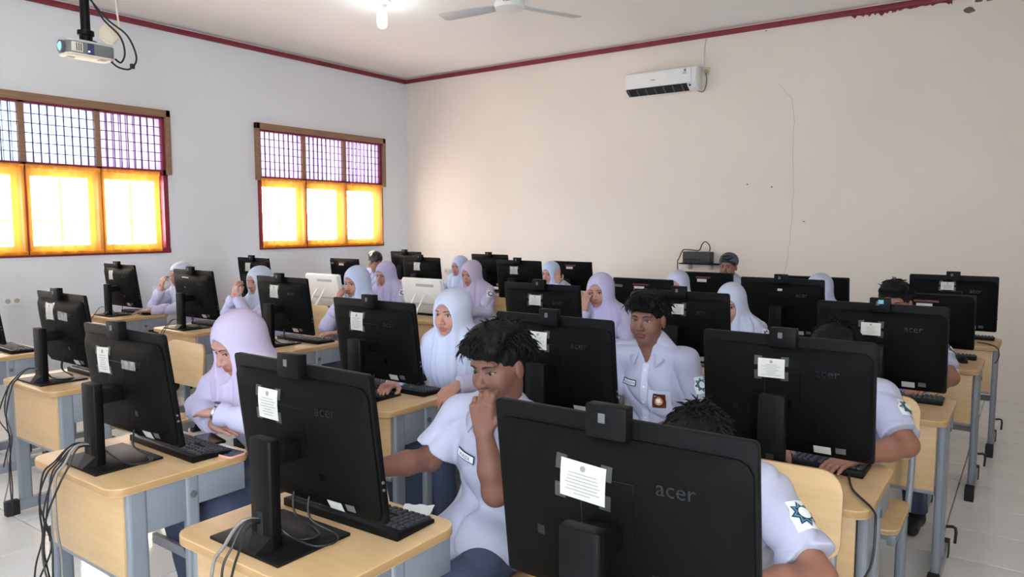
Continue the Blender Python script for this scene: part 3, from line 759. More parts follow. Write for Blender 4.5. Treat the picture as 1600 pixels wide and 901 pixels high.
MB().box(-.035, .035, -.02, 0, -.04, .04).build('socket_plate', CREAMP, pl, bevel=.005); MB().lathe([(0, 0), (.024, 0), (.02, -.03), (0, -.034)], 12, (0, -.02, -.005), axis='y').build('plug_body', mat('tan_plastic', rgb(176, 152, 112), .5), pl)
cable('cable_up', [(-.03, -.006, .03), (-.035, -.006, .2), (-.02, -.006, .35), (-.01, -.03, .42)], .006, CABLE_W, pl)
cable('cable_down', [(.0, -.045, -.02), (.01, -.03, -.10), (-.02, -.02, -.20), (-.06, -.05, -.21), (-.11, -.06, -.17)], .005, DGREY, pl)

sh = thing('wall_shelf', 'small black wall bracket shelf on back wall', 'shelf', (-2.98, YB, 1.145))
MB().box(-.21, .23, -.14, 0, -.012, .0).build('board', BLACK, sh, bevel=.002)
for x in (-.12, .12): MB().box(x - .012, x + .012, -.10, 0, -.07, -.012).build('bracket', GREYP, sh, bevel=.002)
bx_ = thing('network_switch', 'black network box on small shelf with looped cable', 'network box', (-2.98, YB - .07, 1.1455))
MB().box(-.17, .14, -.06, .055, 0, .125).build('case', mat('dark_charcoal_metal', rgb(44, 45, 44), .5), bx_, bevel=.004)
cable('looped_cable', [(.11, .0, .12), (.115, -.01, .19), (.07, -.02, .235), (.03, -.02, .20), (.0, -.02, .14), (-.10, -.03, .145), (-.17, -.05, .14), (-.21, -.062, .05), (-.22, -.075, .02), (-.215, -.08, -.08)], .0055, CABLE, bx_)
for k in range(4): MB().box(-.14 + k * .05, -.11 + k * .05, -.062, -.0605, .03, .05).build('port', RUBBER, bx_)

# ceiling lamp
L = thing('ceiling_lamp', 'lit white bulb in ceiling holder', 'lamp', (-5.03, 4.94, ZC))
MB().lathe([(0, 0), (.085, 0), (.085, -.012), (.05, -.03), (.042, -.035), (.038, -.075), (.03, -.085), (0, -.085)], 22).build('holder', WHITEP, L, smooth=True)
MB().lathe([(0, -.083), (.02, -.083), (.02, -.095), (.04, -.105), (.046, -.13), (.046, -.205), (.036, -.232), (.015, -.244), (0, -.245)], 20).build('bulb', BULB, L, smooth=True)
lp = bpy.data.lights.new('bulb_light', 'POINT'); lp.energy = .9; lp.color = (.86, .95, 1.); lp.shadow_soft_size = .05
lo = bpy.data.objects.new('bulb_light', lp); COL.objects.link(lo); lo.location = (-5.03, 4.94, ZC - .30)

# ceiling fan
FX, FY, FZ = -3.50, 4.84, 3.275
fan = thing('ceiling_fan', 'white three-blade ceiling fan at top edge of photo', 'fan', (FX, FY, FZ))
MB().lathe([(0, -.02), (.07, -.018), (.115, .0), (.125, .025), (.12, .05), (.06, .075), (.03, .08), (0, .08)], 26).build('motor', WHITEP, fan, smooth=True)
MB().tube([(0, 0, .075), (0, 0, ZC - FZ - .06)], .014, 10).build('down_rod', GREYP, fan, smooth=True)
MB().lathe([(0, ZC - FZ), (.07, ZC - FZ), (.05, ZC - FZ - .07), (0, ZC - FZ - .07)], 18).build('canopy_cup', WHITEP, fan, smooth=True)
for k, ang in enumerate((-54.3, 65.7, 185.7)):
    M = Matrix.Rotation(math.radians(ang), 4, 'Z') @ Matrix.Rotation(math.radians(9), 4, 'X')
    bl = MB().prism([(.16, -.05), (.30, -.065), (.62, -.07), (.66, -.05), (.66, .05), (.62, .07), (.30, .065), (.16, .05)], .02, .028, M=M).build('blade', mat('fan_blade_grey', rgb(196, 198, 200), .5) if k == 0 else MATS['fan_blade_grey'], fan, bevel=.002)
    MB().box(.08, .24, -.025, .025, .028, .036, M=M).build('blade_arm', GREYP, bl, bevel=.002)

# projector on its pole
PX, PY, PZ = -4.58, 2.00, 2.55
pj = thing('projector', 'grey ceiling projector with blue lens on black pole', 'projector', (PX, PY, PZ))
LIGHTG = mat('projector_shell', rgb(214, 206, 190), .45)
MB().prism(rrect(-.14, 0, .0, .27, .03, 4), .0, .012).build('bottom_cover', LIGHTG, pj, bevel=.003)
MB().prism(rrect(-.14, 0, .0, .27, .03, 4), .012, .078).build('case', mat('projector_grey', rgb(112, 114, 114), .5), pj, bevel=.003)
MB().prism(rrect(-.135, -.005, .005, .265, .03, 4), .078, .092).build('top_cover', GREYP, pj, bevel=.004)
MB().box(-.14, .0025, .02, .085, .016, .074).build('front_grille_panel', LIGHTG, pj, bevel=.006)
for k in range(3): MB().box(.002, .004, .045 + k * .012, .051 + k * .012, .024, .068).build('vent_slot', DGREY, pj)
MB().box(-.001, .003, .11, .145, .014, .076).build('control_panel', mat('indigo_plastic', rgb(58, 55, 95), .4), pj)
MB().box(.003, .005, .112, .120, .024, .031).build('power_led', LEDM, pj)
MB().lathe([(0, 0), (.036, 0), (.036, -.018), (.028, -.02), (.026, -.012), (0, -.010)], 20, (-.06, .0, .045), axis='y').build('lens_ring', DGREY, pj, smooth=True)
MB().lathe([(0, -.016), (.027, -.016), (.02, -.022), (0, -.024)], 18, (-.06, .0, .045), axis='y').build('lens', LENS, pj, smooth=True)
for (x, y) in ((-.10, .055), (-.045, .21)): MB().box(x - .02, x + .02, y - .02, y + .02, -.003, .001).build('underside_vent', mat('tan_mesh', rgb(186, 170, 140), .6), pj)
pc = (-.07, .135)
MB().tube([(pc[0], pc[1], .09), (pc[0], pc[1], ZC - PZ)], .026, 14).build('pole', BLACK, pj, smooth=True)
MB().lathe([(0, .092), (.06, .092), (.06, .10), (.035, .105), (.035, .13), (.045, .135), (.045, .16), (.028, .165), (0, .165)], 16, (pc[0], pc[1], 0)).build('pole_bracket', BLACK, pj, smooth=True)
MB().box(pc[0] - .02, pc[0] + .02, -.0 + .02, .25, .090, .098).build('mount_bar', DGREY, pj, bevel=.002)
MB().tube([(pc[0], pc[1], .395), (pc[0], pc[1], .40)], .0275, 14).build('pole_tie', CABLE_W, pj)
cable('cable', [(pc[0] + .02, pc[1] + .02, .36), (pc[0] + .05, pc[1] + .08, .24), (pc[0] + .08, pc[1] + .16, .15), (pc[0] + .07, pc[1] + .19, .06), (pc[0] + .06, pc[1] + .17, .0), (pc[0] + .06, pc[1] + .135, .015)], .006, CABLE, pj)
cable('cable', [(pc[0] + .02, pc[1] + .02, .35), (pc[0] + .06, pc[1] + .10, .24), (pc[0] + .09, pc[1] + .20, .16), (pc[0] + .09, pc[1] + .25, .04), (pc[0] + .07, pc[1] + .22, -.03), (pc[0] + .05, pc[1] + .16, -.03), (pc[0] + .04, pc[1] + .12, .0)], .006, CABLE, pj)
MB().box(pc[0] + .07, pc[0] + .09, pc[1] + .215, pc[1] + .24, -.03, .0).build('ferrite_bead', CABLE, pj, bevel=.004)
# cream junction box hanging behind the projector from the ceiling cable
jb = thing('junction_box', 'cream eight-sided junction box hanging behind projector', 'socket box', (-4.91, 2.40, 2.785))
pts = [(.06 * math.cos(math.radians(22.5 + 45 * k)), .06 * math.sin(math.radians(22.5 + 45 * k))) for k in range(8)]
M = Matrix.Rotation(math.radians(60), 4, 'Z') @ Matrix.Rotation(R90, 4, 'X')
MB().prism(pts, -.025, .025, M=M).build('box', CREAMP, jb, bevel=.004)
cable('cord', [(.03, .055, .03), (.02, .04, .2), (-.02, .03, ZC - 2.785)], .006, CABLE_W, jb)

# ------------------------------------------------------------------ people: implicit bodies meshed with surface nets
def V(*a): return np.array(a, float)
def nrm(v): v = np.asarray(v, float); return v / (np.linalg.norm(v) + 1e-12)
class Body:
    """smooth union of tapered limbs and ellipsoids, evaluated on a sparse grid and meshed"""
    def __init__(s): s.ops = []; s.post = []
    def cone(s, a, b, ra, rb, k=.02, cut=None): s.ops.append(('c', np.asarray(a, float), np.asarray(b, float), ra, rb, k, cut)); return s
    def chain(s, pts, rs, k=.02):
        for i in range(len(pts) - 1): s.cone(pts[i], pts[i + 1], rs[i], rs[i + 1], k)
        return s
    def ell(s, c, r, k=.02, R=None): s.ops.append(('e', np.asarray(c, float), np.asarray(r, float), np.eye(3) if R is None else R, k)); return s
    def sub(s, c, r, k=.01, R=None): s.ops.append(('s', np.asarray(c, float), np.asarray(r, float), np.eye(3) if R is None else R, k)); return s
    @staticmethod
    def _ell(P, c, r, R):
        q = (P - c) @ R; a = q / r; k0 = np.sqrt((a * a).sum(1)) + 1e-9; b = a / r; k1 = np.sqrt((b * b).sum(1)) + 1e-9
        return k0 * (k0 - 1) / k1
    def eval(s, P, cb=None, rb_=0.):
        """P: (blocks, points, 3) with block centres cb, or (n, 3)"""
        flat = cb is None
        if flat: P = P[:, None, :]
        D = np.full(P.shape[:2], 1.0, np.float32)
        for op in s.ops:
            if op[0] == 'c':
                _, a, b, ra, rb, k, cut = op; ba = b - a
            else: _, cen, r, R, k = op
            if not flat:
                if op[0] == 'c':
                    pa = cb - a; h = np.clip(pa @ ba / (ba @ ba + 1e-12), 0, 1); dd = np.linalg.norm(pa - h[:, None] * ba, axis=1) - max(ra, rb)
                else: dd = np.linalg.norm(cb - cen, axis=1) - float(max(r))
                m = np.nonzero(dd < rb_ + k + .004)[0]
                if len(m) == 0: continue
            else: m = np.arange(len(P))
            Q = P[m].reshape(-1, 3); d0 = D[m].reshape(-1)
            if op[0] == 'c':
                pa = Q - a; h = np.clip(pa @ ba / (ba @ ba + 1e-12), 0, 1); d = np.linalg.norm(pa - h[:, None] * ba, axis=1) - (ra + (rb - ra) * h)
                if cut is not None: d = np.maximum(d, (Q - cut[0]) @ cut[1])
            else: d = s._ell(Q, cen, r, R)
            if op[0] == 's':
                d = -d; h = np.clip(.5 - .5 * (d0 - d) / k, 0, 1); o = d0 * (1 - h) + d * h + k * h * (1 - h)
            else:
                h = np.clip(.5 + .5 * (d0 - d) / k, 0, 1); o = d0 * (1 - h) + d * h - k * h * (1 - h)
            D[m] = o.reshape(len(m), -1)
        Q = P.reshape(-1, 3); D = D.reshape(-1)
        for f in s.post: D = f(Q, D)
        return D
    def bounds(s):
        lo, hi = np.full(3, 9.), np.full(3, -9.)
        for op in s.ops:
            if op[0] == 'c':
                r = max(op[3], op[4]); lo = np.minimum(lo, np.minimum(op[1], op[2]) - r); hi = np.maximum(hi, np.maximum(op[1], op[2]) + r)
            elif op[0] == 'e': r = max(op[2]); lo = np.minimum(lo, op[1] - r); hi = np.maximum(hi, op[1] + r)
        return lo - .03, hi + .03
    def mesh(s, name, h, mats, attr=None):
        lo, hi = s.bounds(); B = 8
        nb = np.ceil((hi - lo) / (h * B)).astype(int) + 1
        bi = np.stack(np.meshgrid(*[np.arange(n) for n in nb], indexing='ij'), -1).reshape(-1, 3)
        cen = lo + (bi + .5) * B * h - .5 * h
        dc = s.eval(cen)
        act = np.abs(dc) < B * h * .9 + .011
        F4 = np.empty((len(bi), B, B, B), np.float32); F4[:] = np.where(dc < 0, -1., 1.)[:, None, None, None]
        off = np.stack(np.meshgrid(*[np.arange(B)] * 3, indexing='ij'), -1).reshape(-1, 3)
        ab = bi[act]
        P = (lo + (ab[:, None, :] * B + off[None]) * h).astype(np.float32)
        F4[act] = s.eval(P, cen[act], B * h * .87).reshape(-1, B, B, B)
        F = F4.reshape(*nb, B, B, B).transpose(0, 3, 1, 4, 2, 5).reshape(nb * B)
        ins = F < 0; N = np.array(F.shape)
        cnt = np.zeros(N - 1, np.int8)
        for i in (0, 1):
            for j in (0, 1):
                for k in (0, 1): cnt += ins[i:N[0] - 1 + i, j:N[1] - 1 + j, k:N[2] - 1 + k]
        A = (cnt > 0) & (cnt < 8); ai = np.argwhere(A); idx = np.full(A.shape, -1, np.int64); idx[A] = np.arange(len(ai))
        pos = np.zeros((len(ai), 3)); n_ = np.zeros(len(ai)); cs = [(i, j, k) for i in (0, 1) for j in (0, 1) for k in (0, 1)]
        for p in range(8):
            for q in range(p + 1, 8):
                if sum(abs(cs[p][t] - cs[q][t]) for t in range(3)) != 1: continue
                c0, c1 = np.array(cs[p]), np.array(cs[q])
                f0 = F[tuple((ai + c0).T)]; f1 = F[tuple((ai + c1).T)]; m = (f0 < 0) != (f1 < 0)
                t = np.where(m, f0 / np.where(m, f0 - f1, 1), 0); pos += np.where(m[:, None], c0 + t[:, None] * (c1 - c0), 0); n_ += m
        v = lo + h * (ai + pos / n_[:, None])
        faces = []
        for ax in range(3):
            sl0 = [slice(1, -1)] * 3; sl1 = [slice(1, -1)] * 3; sl0[ax] = slice(0, -1); sl1[ax] = slice(1, None)
            e = ins[tuple(sl0)] != ins[tuple(sl1)]; ee = np.argwhere(e); o = np.ones(3, int); o[ax] = 0; ee = ee + o
            b, c = (ax + 1) % 3, (ax + 2) % 3; db = np.zeros(3, int); db[b] = 1; dc_ = np.zeros(3, int); dc_[c] = 1
            q = [idx[tuple((ee - db - dc_).T)], idx[tuple((ee - dc_).T)], idx[tuple(ee.T)], idx[tuple((ee - db).T)]]
            qq = np.stack(q, 1); fl = ~ins[tuple(ee.T)]; qq[fl] = qq[fl][:, ::-1]; faces.append(qq)
        f = np.concatenate(faces); f = f[(f >= 0).all(1)]
        me = bpy.data.meshes.new(name); me.vertices.add(len(v)); me.vertices.foreach_set('co', v.astype(np.float32).ravel())
        me.loops.add(len(f) * 4); me.loops.foreach_set('vertex_index', f.ravel().astype(np.int32)); me.polygons.add(len(f))
        me.polygons.foreach_set('loop_start', np.arange(0, len(f) * 4, 4, dtype=np.int32))
        try: me.polygons.foreach_set('loop_total', np.full(len(f), 4, np.int32))
        except Exception: pass
        me.polygons.foreach_set('use_smooth', np.ones(len(f), bool)); me.update(calc_edges=True)
        for m in (mats if isinstance(mats, (list, tuple)) else [mats]): me.materials.append(m)
        if attr is not None:
            a = me.attributes.new('lips', 'FLOAT', 'POINT'); a.data.foreach_set('value', attr(v).astype(np.float32))
        return me

def skin_mat(name, col):
    m = mat(name, col, .55, var=.05, scale=25, spec=.4); n = m.node_tree; p = n.nodes['Principled BSDF']
    a = n.nodes.new('ShaderNodeAttribute'); a.attribute_name = 'lips'; mx = n.nodes.new('ShaderNodeMix'); mx.data_type = 'RGBA'
    src = p.inputs['Base Color'].links[0].from_socket; n.links.new(src, mx.inputs[6]); mx.inputs[7].default_value = (col[0] * .80, col[1] * .48, col[2] * .50, 1)
    n.links.new(a.outputs['Fac'], mx.inputs[0]); n.links.new(mx.outputs[2], p.inputs['Base Color'])
    p.inputs['Subsurface Weight'].default_value = .0; return m
SKIN_B = skin_mat('skin_brown', rgb(138, 93, 75)); SKIN_G = skin_mat('skin_light_brown', rgb(172, 124, 106)); SKIN_D = skin_mat('skin_deep_brown', rgb(118, 79, 64))
def cloth(name, c, b=.12): return mat(name, c, .85, var=.03, scale=5, bump=b, bscale=35, spec=.2)
SHIRT = cloth('white_shirt_cotton', rgb(172, 172, 190)); BLOUSE = cloth('lilac_white_blouse', rgb(180, 174, 196)); 
HIJ = {'white': cloth('white_hijab_cloth', rgb(184, 188, 204), .06), 'blue': cloth('pale_blue_hijab_cloth', rgb(184, 194, 216), .06), 'lilac': cloth('lilac_hijab_cloth', rgb(182, 174, 204), .06), 'mauve': cloth('mauve_hijab_cloth', rgb(182, 170, 192), .06)}
TROUSER = cloth('slate_blue_trousers', rgb(72, 80, 102)); SKIRT = cloth('slate_blue_skirt', rgb(70, 78, 100))
HAIR = mat('black_hair', rgb(8, 7, 7), .6, spec=.18, var=.3, scale=40, stretch=(6, 6, 1), bump=.25, bscale=120)
HAIR_S = mat('black_hair_shiny', rgb(22, 22, 24), .3, var=.3, scale=40, bump=.2, bscale=100)
CAPM = cloth('grey_cap_cloth', rgb(84, 90, 104)); SHOE = mat('black_shoe', rgb(18, 18, 19), .6)
EYEW = mat('eye_white', rgb(150, 138, 130), .4, spec=.2); IRIS = mat('dark_iris', rgb(28, 18, 14), .15); BROW = mat('dark_brow', rgb(30, 22, 20), .8); LASH = mat('lash_line', rgb(38, 26, 24), .8)
PATCH = mat('badge_white_cloth', rgb(224, 226, 228), .8); NAVY = mat('badge_navy_thread', rgb(38, 58, 92), .8); TEAL = mat('badge_teal_thread', rgb(90, 150, 160), .8)
TAGB = mat('name_tag_black', rgb(22, 22, 24), .7); MAROON = mat('maroon_emblem_cloth', rgb(84, 24, 22), .7); GOLD = mat('gold_thread', rgb(190, 140, 60), .5)
WATCH = mat('steel_watch', rgb(190, 190, 190), .25, metal=.9); DIAL = mat('watch_dial', rgb(40, 42, 48), .2)
SEAM = mat('shirt_seam', rgb(196, 196, 212), .85); BUTTON = mat('pearl_button', rgb(235, 235, 235), .3)

def rotm(yaw, pitch, roll):
    """head frame: x right, y forward, z up; yaw>0 turns to the person's left, pitch>0 looks down"""
    cy, sy = math.cos(yaw), math.sin(yaw); cp, sp = math.cos(-pitch), math.sin(-pitch); cr, sr = math.cos(roll), math.sin(roll)
    Rz = np.array([[cy, -sy, 0], [sy, cy, 0], [0, 0, 1]]); Rx = np.array([[1, 0, 0], [0, cp, -sp], [0, sp, cp]]); Ry = np.array([[cr, 0, sr], [0, 1, 0], [-sr, 0, cr]])
    return Rz @ Rx @ Ry
def fold(P, D, amp, sc, ph):
    """soft cloth creases: sharp-valleyed ridges running in a few directions"""
    x, y, z = P[:, 0] * sc, P[:, 1] * sc, P[:, 2] * sc
    a = np.sin(20 * z + 13 * x + 2.4 * np.sin(9 * y + 6 * x + ph) + ph); b = np.sin(24 * x - 11 * z + 2.2 * np.sin(10 * z + 7 * y + ph) + 2 * ph)
    m1 = .5 + .5 * np.sin(7 * x + 9 * z + 5 * y + 1.7 * ph); r1 = (1 - np.abs(a)) ** 2; r2 = (1 - np.abs(b)) ** 2
    return D + amp * (1.6 * r1 * m1 + 1.4 * r2 * (1 - m1) - .5 + .25 * np.sin(47 * z - 19 * x + 3 * np.sin(15 * y)))
def hand(b, wr, d, n, right, curl, s=1., spread=.0):
    d = nrm(d); n = nrm(np.asarray(n, float) - d * np.dot(n, d)); t = np.cross(n, d) * (-1 if right else 1)
    wr = np.asarray(wr, float)
    lens = (.072, .080, .074, .058)
    for i in range(4):
        o = (.0285 - .019 * i) * s; kn = wr + d * (.088 - .004 * abs(i - 1)) * s + t * o
        b.cone(wr + t * o * .62 + d * .008, kn, .0135 * s, .0115 * s, .010)
        p = kn; L = lens[i] * s; r = .0100 - .0006 * i
        for j, fr in enumerate((.45, .32, .23)):
            a = curl * (.55, 1.25, 1.75)[j] * (1 + .08 * i); dr = d * math.cos(a) + n * math.sin(a) + t * spread * (1.5 - i)
            q = p + nrm(dr) * L * fr; b.cone(p, q, (r - .0008 * j) * s, (r - .0008 * (j + 1)) * s, .004); p = q
    p0 = wr + d * .022 * s + t * .022 * s; p1 = p0 + nrm(d * .62 + t * .7 + n * .35) * .043 * s; p2 = p1 + nrm(d * .9 + t * .15 + n * (.2 + .3 * curl)) * .032 * s; p3 = p2 + nrm(d * .9 - t * .05 + n * (.2 + .5 * curl)) * .024 * s
    b.chain([p0, p1, p2, p3], [.0145 * s, .0115 * s, .0105 * s, .0085 * s], .008)

def person(label, x, y, girl=False, rot=180., s=1., lean=.10, side=0., seat=.44, sh_z=.955, head=(0., .0, 1.12), hr=(0, 0, 0), armL=None, armR=None, res=.0045, tone=None,
           hijab='white', hair='short', near=False, eyes=1., cap=False, long_sleeve=None, badge=True, name_tag=None, emblem=False, watch=False, lap=0., shw=None, drop=None, cape=1.,  group='students at computers', hand_res=None, smile=False, ring=False, cat='person', seed=0):
    """root on the floor below the hips. head: centre of the head in local coordinates (x right, y forward)"""
    rt = math.radians(rot); T = thing('person', label, cat, (x, y, 0), rt, group)
    rn = random.Random(seed + 11)
    c, sn = math.cos(-rt), math.sin(-rt)
    L = lambda p: V((p[0] - x) * c - (p[1] - y) * sn, (p[0] - x) * sn + (p[1] - y) * c, p[2])       # world -> local
    if long_sleeve is None: long_sleeve = girl
    hc = V(*head); Rh = rotm(*[math.radians(a) for a in hr]); H = lambda *p: hc + Rh @ (V(*p) * s)
    hip = V(0, 0, seat + .085); nb = V(hc[0] * .75, hc[1] - .035, sh_z + .045)
    chest = V(nb[0] * .75, nb[1] * .82 - .02, sh_z - .13); waist = V(nb[0] * .3, nb[1] * .40 - .03, seat + .22)
    shw = shw or (.152 if girl else .168) * s
    shR = V(nb[0] + shw, nb[1] * .9, sh_z); shL = V(nb[0] - shw, nb[1] * .9, sh_z)
    def arm(a, sgn):
        if a is None: a = {}
        e = a.get('e'); w_ = a.get('w')
        e = L(e) if e is not None else V(nb[0] + sgn * .235, nb[1] + .10, .77)
        w_ = L(w_) if w_ is not None else V(nb[0] + sgn * .13, nb[1] + .335, .785)
        d = a.get('d'); n_ = a.get('n'); d = nrm(w_ - e) if d is None else nrm(V(*d)); n_ = V(0, 0, -1) if n_ is None else V(*n_)
        return e, w_, d, n_, a.get('curl', .35)
    aR, aL = arm(armR, 1), arm(armL, -1)
    skin = tone or (SKIN_G if girl else SKIN_B)
    # ---- body (one continuous skin surface: head, neck, trunk core, arms, hands)
    b = Body(); E = lambda cc, r, k=.02: b.ell(H(*cc), V(*r) * s, k, Rh)
    E((0, -.014, .030), (.0735, .092, .084)); E((0, .020, -.030), (.0585, .068, .080), .03); E((0, .050, -.086), (.030, .026, .022), .025)
    for q in (-1, 1):
        E((q * .040, .052, -.030), (.022, .024, .026), .025)
        E((q * .0765, -.006, -.006), (.009, .019, .030), .006)
    E((0, .074, .032), (.048, .014, .012), .02)
    b.cone(H(0, .084, .006), H(0, .102, -.026), .0075 * s, .0118 * s, .012)
    for q in (-1, 1): E((q * .0135, .092, -.030), (.0085, .010, .0075), .007)
    for q in (-1, 1): b.sub(H(q * .031, .098, .008), V(.019, .015, .010) * s, .012, Rh)
    E((0, .083, -.0545), (.0225, .0105, .0052), .006); E((0, .081, -.0655), (.0195, .0110, .0060), .006)
    b.sub(H(0, .098, -.0600), V(.024, .0085, .0020) * s, .004, Rh)
    b.cone(H(0, -.020, -.06), nb + V(0, .0, -.02), .052 * s, .058 * s, .025)
    b.ell(chest, V(.135, .085, .14) * s, .05); b.ell(waist, V(.12, .08, .15) * s, .05); b.ell(hip, V(.13, .09, .09) * s, .05); b.cone(shR + V(0, 0, -.02), shL + V(0, 0, -.02), .036 * s, .036 * s, .03)
    if not girl: b.cone(H(0, -.005, -.085), nb + V(0, .026, -.05), .046 * s, .040 * s, .03)
    ks = .9 if girl else 1.
    for S, (e, w_, d, n_, cu), rg in ((shR, aR, True), (shL, aL, False)):
        b.chain([S + V(0, 0, -.02), S * .45 + e * .55, e], [.034 * ks * s, .042 * ks * s, .039 * ks * s], .02)
        b.chain([e, e * .62 + w_ * .38, w_], [.039 * ks * s, .038 * ks * s, .026 * ks * s], .02)
        hand(b, w_, d, n_, rg, cu, (.92 if girl else 1.) * s)
    def lips(v):
        q = ((v - hc) @ Rh) / s; m = ((q[:, 0] / .024) ** 2 + ((q[:, 2] + .060) / .0125) ** 2 < 1) & (q[:, 1] > .06); return m.astype(float)
    bm_ = b.mesh('body', res, skin, lips); body = link('body', bm_, T)
    bv = BVHTree.FromPolygons([tuple(v.co) for v in bm_.vertices], [tuple(p.vertices) for p in bm_.polygons])
    def face_pt(fx, fz, off):
        o = H(fx, .3, fz); d = Rh @ V(0, -1, 0); hit = bv.ray_cast(Vector(o), Vector(d), .6)
        yy = .3 * s - hit[3] if hit[0] is not None else .08 * s
        return hc + Rh @ V(fx * s, yy + off, fz * s)
    # ---- eyes and brows
    Rm = Matrix([list(r) for r in Rh]).to_4x4()
    for q in (-1, 1):
        p = face_pt(q * .031, .006, -.0035); mb = MB(); nu, nv = 12, 8
        for j in range(nv + 1):
            for i in range(nu):
                a, o = 2 * math.pi * i / nu, math.pi * j / nv - math.pi / 2
                lx, lz = .0150 * math.cos(a) * math.cos(o), .0066 * eyes * math.sin(a) * math.cos(o) * (1 - .25 * abs(math.cos(a)))
                mb.v.append((lx * s, .0062 * math.sin(o) * s, lz * s))
        for j in range(nv):
            for i in range(nu): k = (i + 1) % nu; mb.f.append((j * nu + i, j * nu + k, (j + 1) * nu + k, (j + 1) * nu + i)); mb.mi.append(0)
        me = mb.mesh('eye', EYEW, smooth=True); ey = link('eye', me, T); ey.matrix_local = Matrix.Translation(Vector(p)) @ Rm
        if eyes > .35:
            MB().lathe([(0, .0), (.0062 * s, .0), (.0050 * s, .0016), (0, .0022)], 12, (0, .0047 * s, -.0004), axis='y').build('iris', IRIS, ey, smooth=True)
        pts = [Vector(face_pt(q * (.031 + u * .0165), .006 + (.0068 - .0052 * abs(u) ** 1.6) * eyes + (1 - eyes) * -.002, .0005)) for u in (-1, -.5, 0, .5, 1)]
        MB().tube(smooth_path(pts, 3), [.0009 * s] + [.0017 * s] * (len(smooth_path(pts, 3)) - 2) + [.0009 * s], 6).build('lash', LASH, T, smooth=True)
        pts = [Vector(face_pt(q * (.014 + u * .034), .0245 + .006 * math.sin(u * 2.4) - .003 * u, .0003)) for u in (0, .25, .5, .75, 1)]
        sp = smooth_path(pts, 3); nn = len(sp); MB().tube(sp, [(.0022 if girl else .0032) * s * (1.15 - .75 * i / nn) for i in range(nn)], 6).build('eyebrow', BROW, T, smooth=True)
    # ---- shirt
    sh = Body(); g = .012
    sh.ell(chest + V(0, .004, 0), V(.168, .118, .165) * s, .05); sh.ell(waist, V(.155, .112, .18) * s, .06); sh.ell(hip + V(0, .0, .02), V(.178, .142, .125) * s, .05)
    sh.cone(shR + V(-.012, 0, -.014), shL + V(.012, 0, -.014), .055 * s, .055 * s, .04)
    for q in (shR, shL): sh.cone(nb + V(0, -.012, .0), q + V(0, -.006, -.006), .056 * s, .050 * s, .04)
    sh.cone(nb + V(0, -.006, -.01), nb + V(0, -.004, .02), .068 * s, .062 * s, .04)
    if lap: sh.ell(V(nb[0] * .3, .15, seat + .10), V(.175, .17, .115) * s, .06)
    hems = {}
    for S, (e, w_, d, n_, cu), nm in ((shR, aR, 'R'), (shL, aL, 'L')):
        if long_sleeve:
            wd = nrm(w_ - e); cf = w_ - wd * .012
            sh.chain([S + V(0, 0, -.008), S * .5 + e * .5, e], [.056 * s, .053 * s, .050 * s], .03)
            sh.ops.append(('c', e, w_, .050 * s, .040 * s, .02, (cf, wd)))
        else:
            wd = nrm(e - S); hm = S + (e - S) * .80
            sh.ops.append(('c', S + V(0, 0, -.008), e, .056 * s, .068 * s, .025, (hm, wd))); hems[nm] = (hm, wd)
    if not girl: sh.sub(nb + V(0, .088, .012), V(.030, .050, .052) * s, .010)
    ph = rn.random() * 6
    sh.post.append(lambda P, D: fold(P, D, .0095, .95, ph))
    zb = seat + (.0 if girl else .012) - lap
    sh.post.append(lambda P, D: np.maximum(D, zb - P[:, 2] + .006 * np.sin(14 * P[:, 0])))
    sm = sh.mesh('shirt', max(res, .0055), BLOUSE if girl else SHIRT); shirt = link('shirt', sm, T)
    sv = BVHTree.FromPolygons([tuple(v.co) for v in sm.vertices], [tuple(p.vertices) for p in sm.polygons])
    # ---- trousers or skirt
    tr = Body(); kn = .16 if girl else .13
    kR, kL = V(kn, .40, seat + .075) * V(s, s, 1), V(-kn, .40, seat + .075) * V(s, s, 1)
    if cat == 'person' and not girl: fR, fL = V(.15, .36, .10), V(-.15, .30, .10)
    else: fR, fL = V(.14, .36, .10), V(-.14, .36, .10)
    tr.ell(hip, V(.165, .13, .085), .05)
    for q, K, Fo in ((1, kR, fR), (-1, kL, fL)):
        tr.cone(hip + V(q * .085, .02, -.005), K, .083 * s, .068 * s, .05); tr.cone(K, Fo, .066 * s, .056 * s, .04)
    if girl: tr.ell((kR + kL) / 2 + V(0, -.12, -.0), V(.16, .26, .07), .06); tr.cone((kR + kL) / 2, (fR + fL) / 2, .08, .09, .09)
    tr.post.append(lambda P, D: fold(P, D, .003, .8, ph + 1)); tr.post.append(lambda P, D: np.maximum(D, .09 - P[:, 2]))
    link('skirt' if girl else 'trousers', tr.mesh('skirt' if girl else 'trousers', .009, SKIRT if girl else TROUSER), T)
    for Fo in (fR, fL):
        so = Body(); so.cone(Fo + V(0, -.03, -.05), Fo + V(0, .13, -.065), .038, .032, .02); so.cone(Fo + V(0, -.01, .03), Fo + V(0, -.01, -.05), .045, .043, .03)
        so.post.append(lambda P, D: np.maximum(D, .004 - P[:, 2])); link('shoe', so.mesh('shoe', .006, SHOE), T)
    # ---- head covering or hair
    if girl:
        hj = Body(); HE = lambda cc, r, k=.03: hj.ell(H(*cc), V(*r) * s, k, Rh)
        HE((0, -.018, .030), (.090, .112, .103)); HE((0, .004, -.045), (.083, .092, .095), .04)
        hj.cone(H(0, -.02, -.07), nb + V(0, .01, .0), .086 * s, .092 * s, .05)
        hj.cone(shR * .70 + nb * .30 + V(0, .0, -.02), shL * .70 + nb * .30 + V(0, .0, -.02), .088 * s, .088 * s, .06)
        hj.ell(chest + V(0, .03, .03), V(.176 * cape, .132, .18) * s, .05); hj.ell(chest + V(0, -.03, .05), V(.16, .11, .15) * s, .05)
        hj.sub(H(0, .118, -.018), V(.0605, .096, .088) * s, .008, Rh)
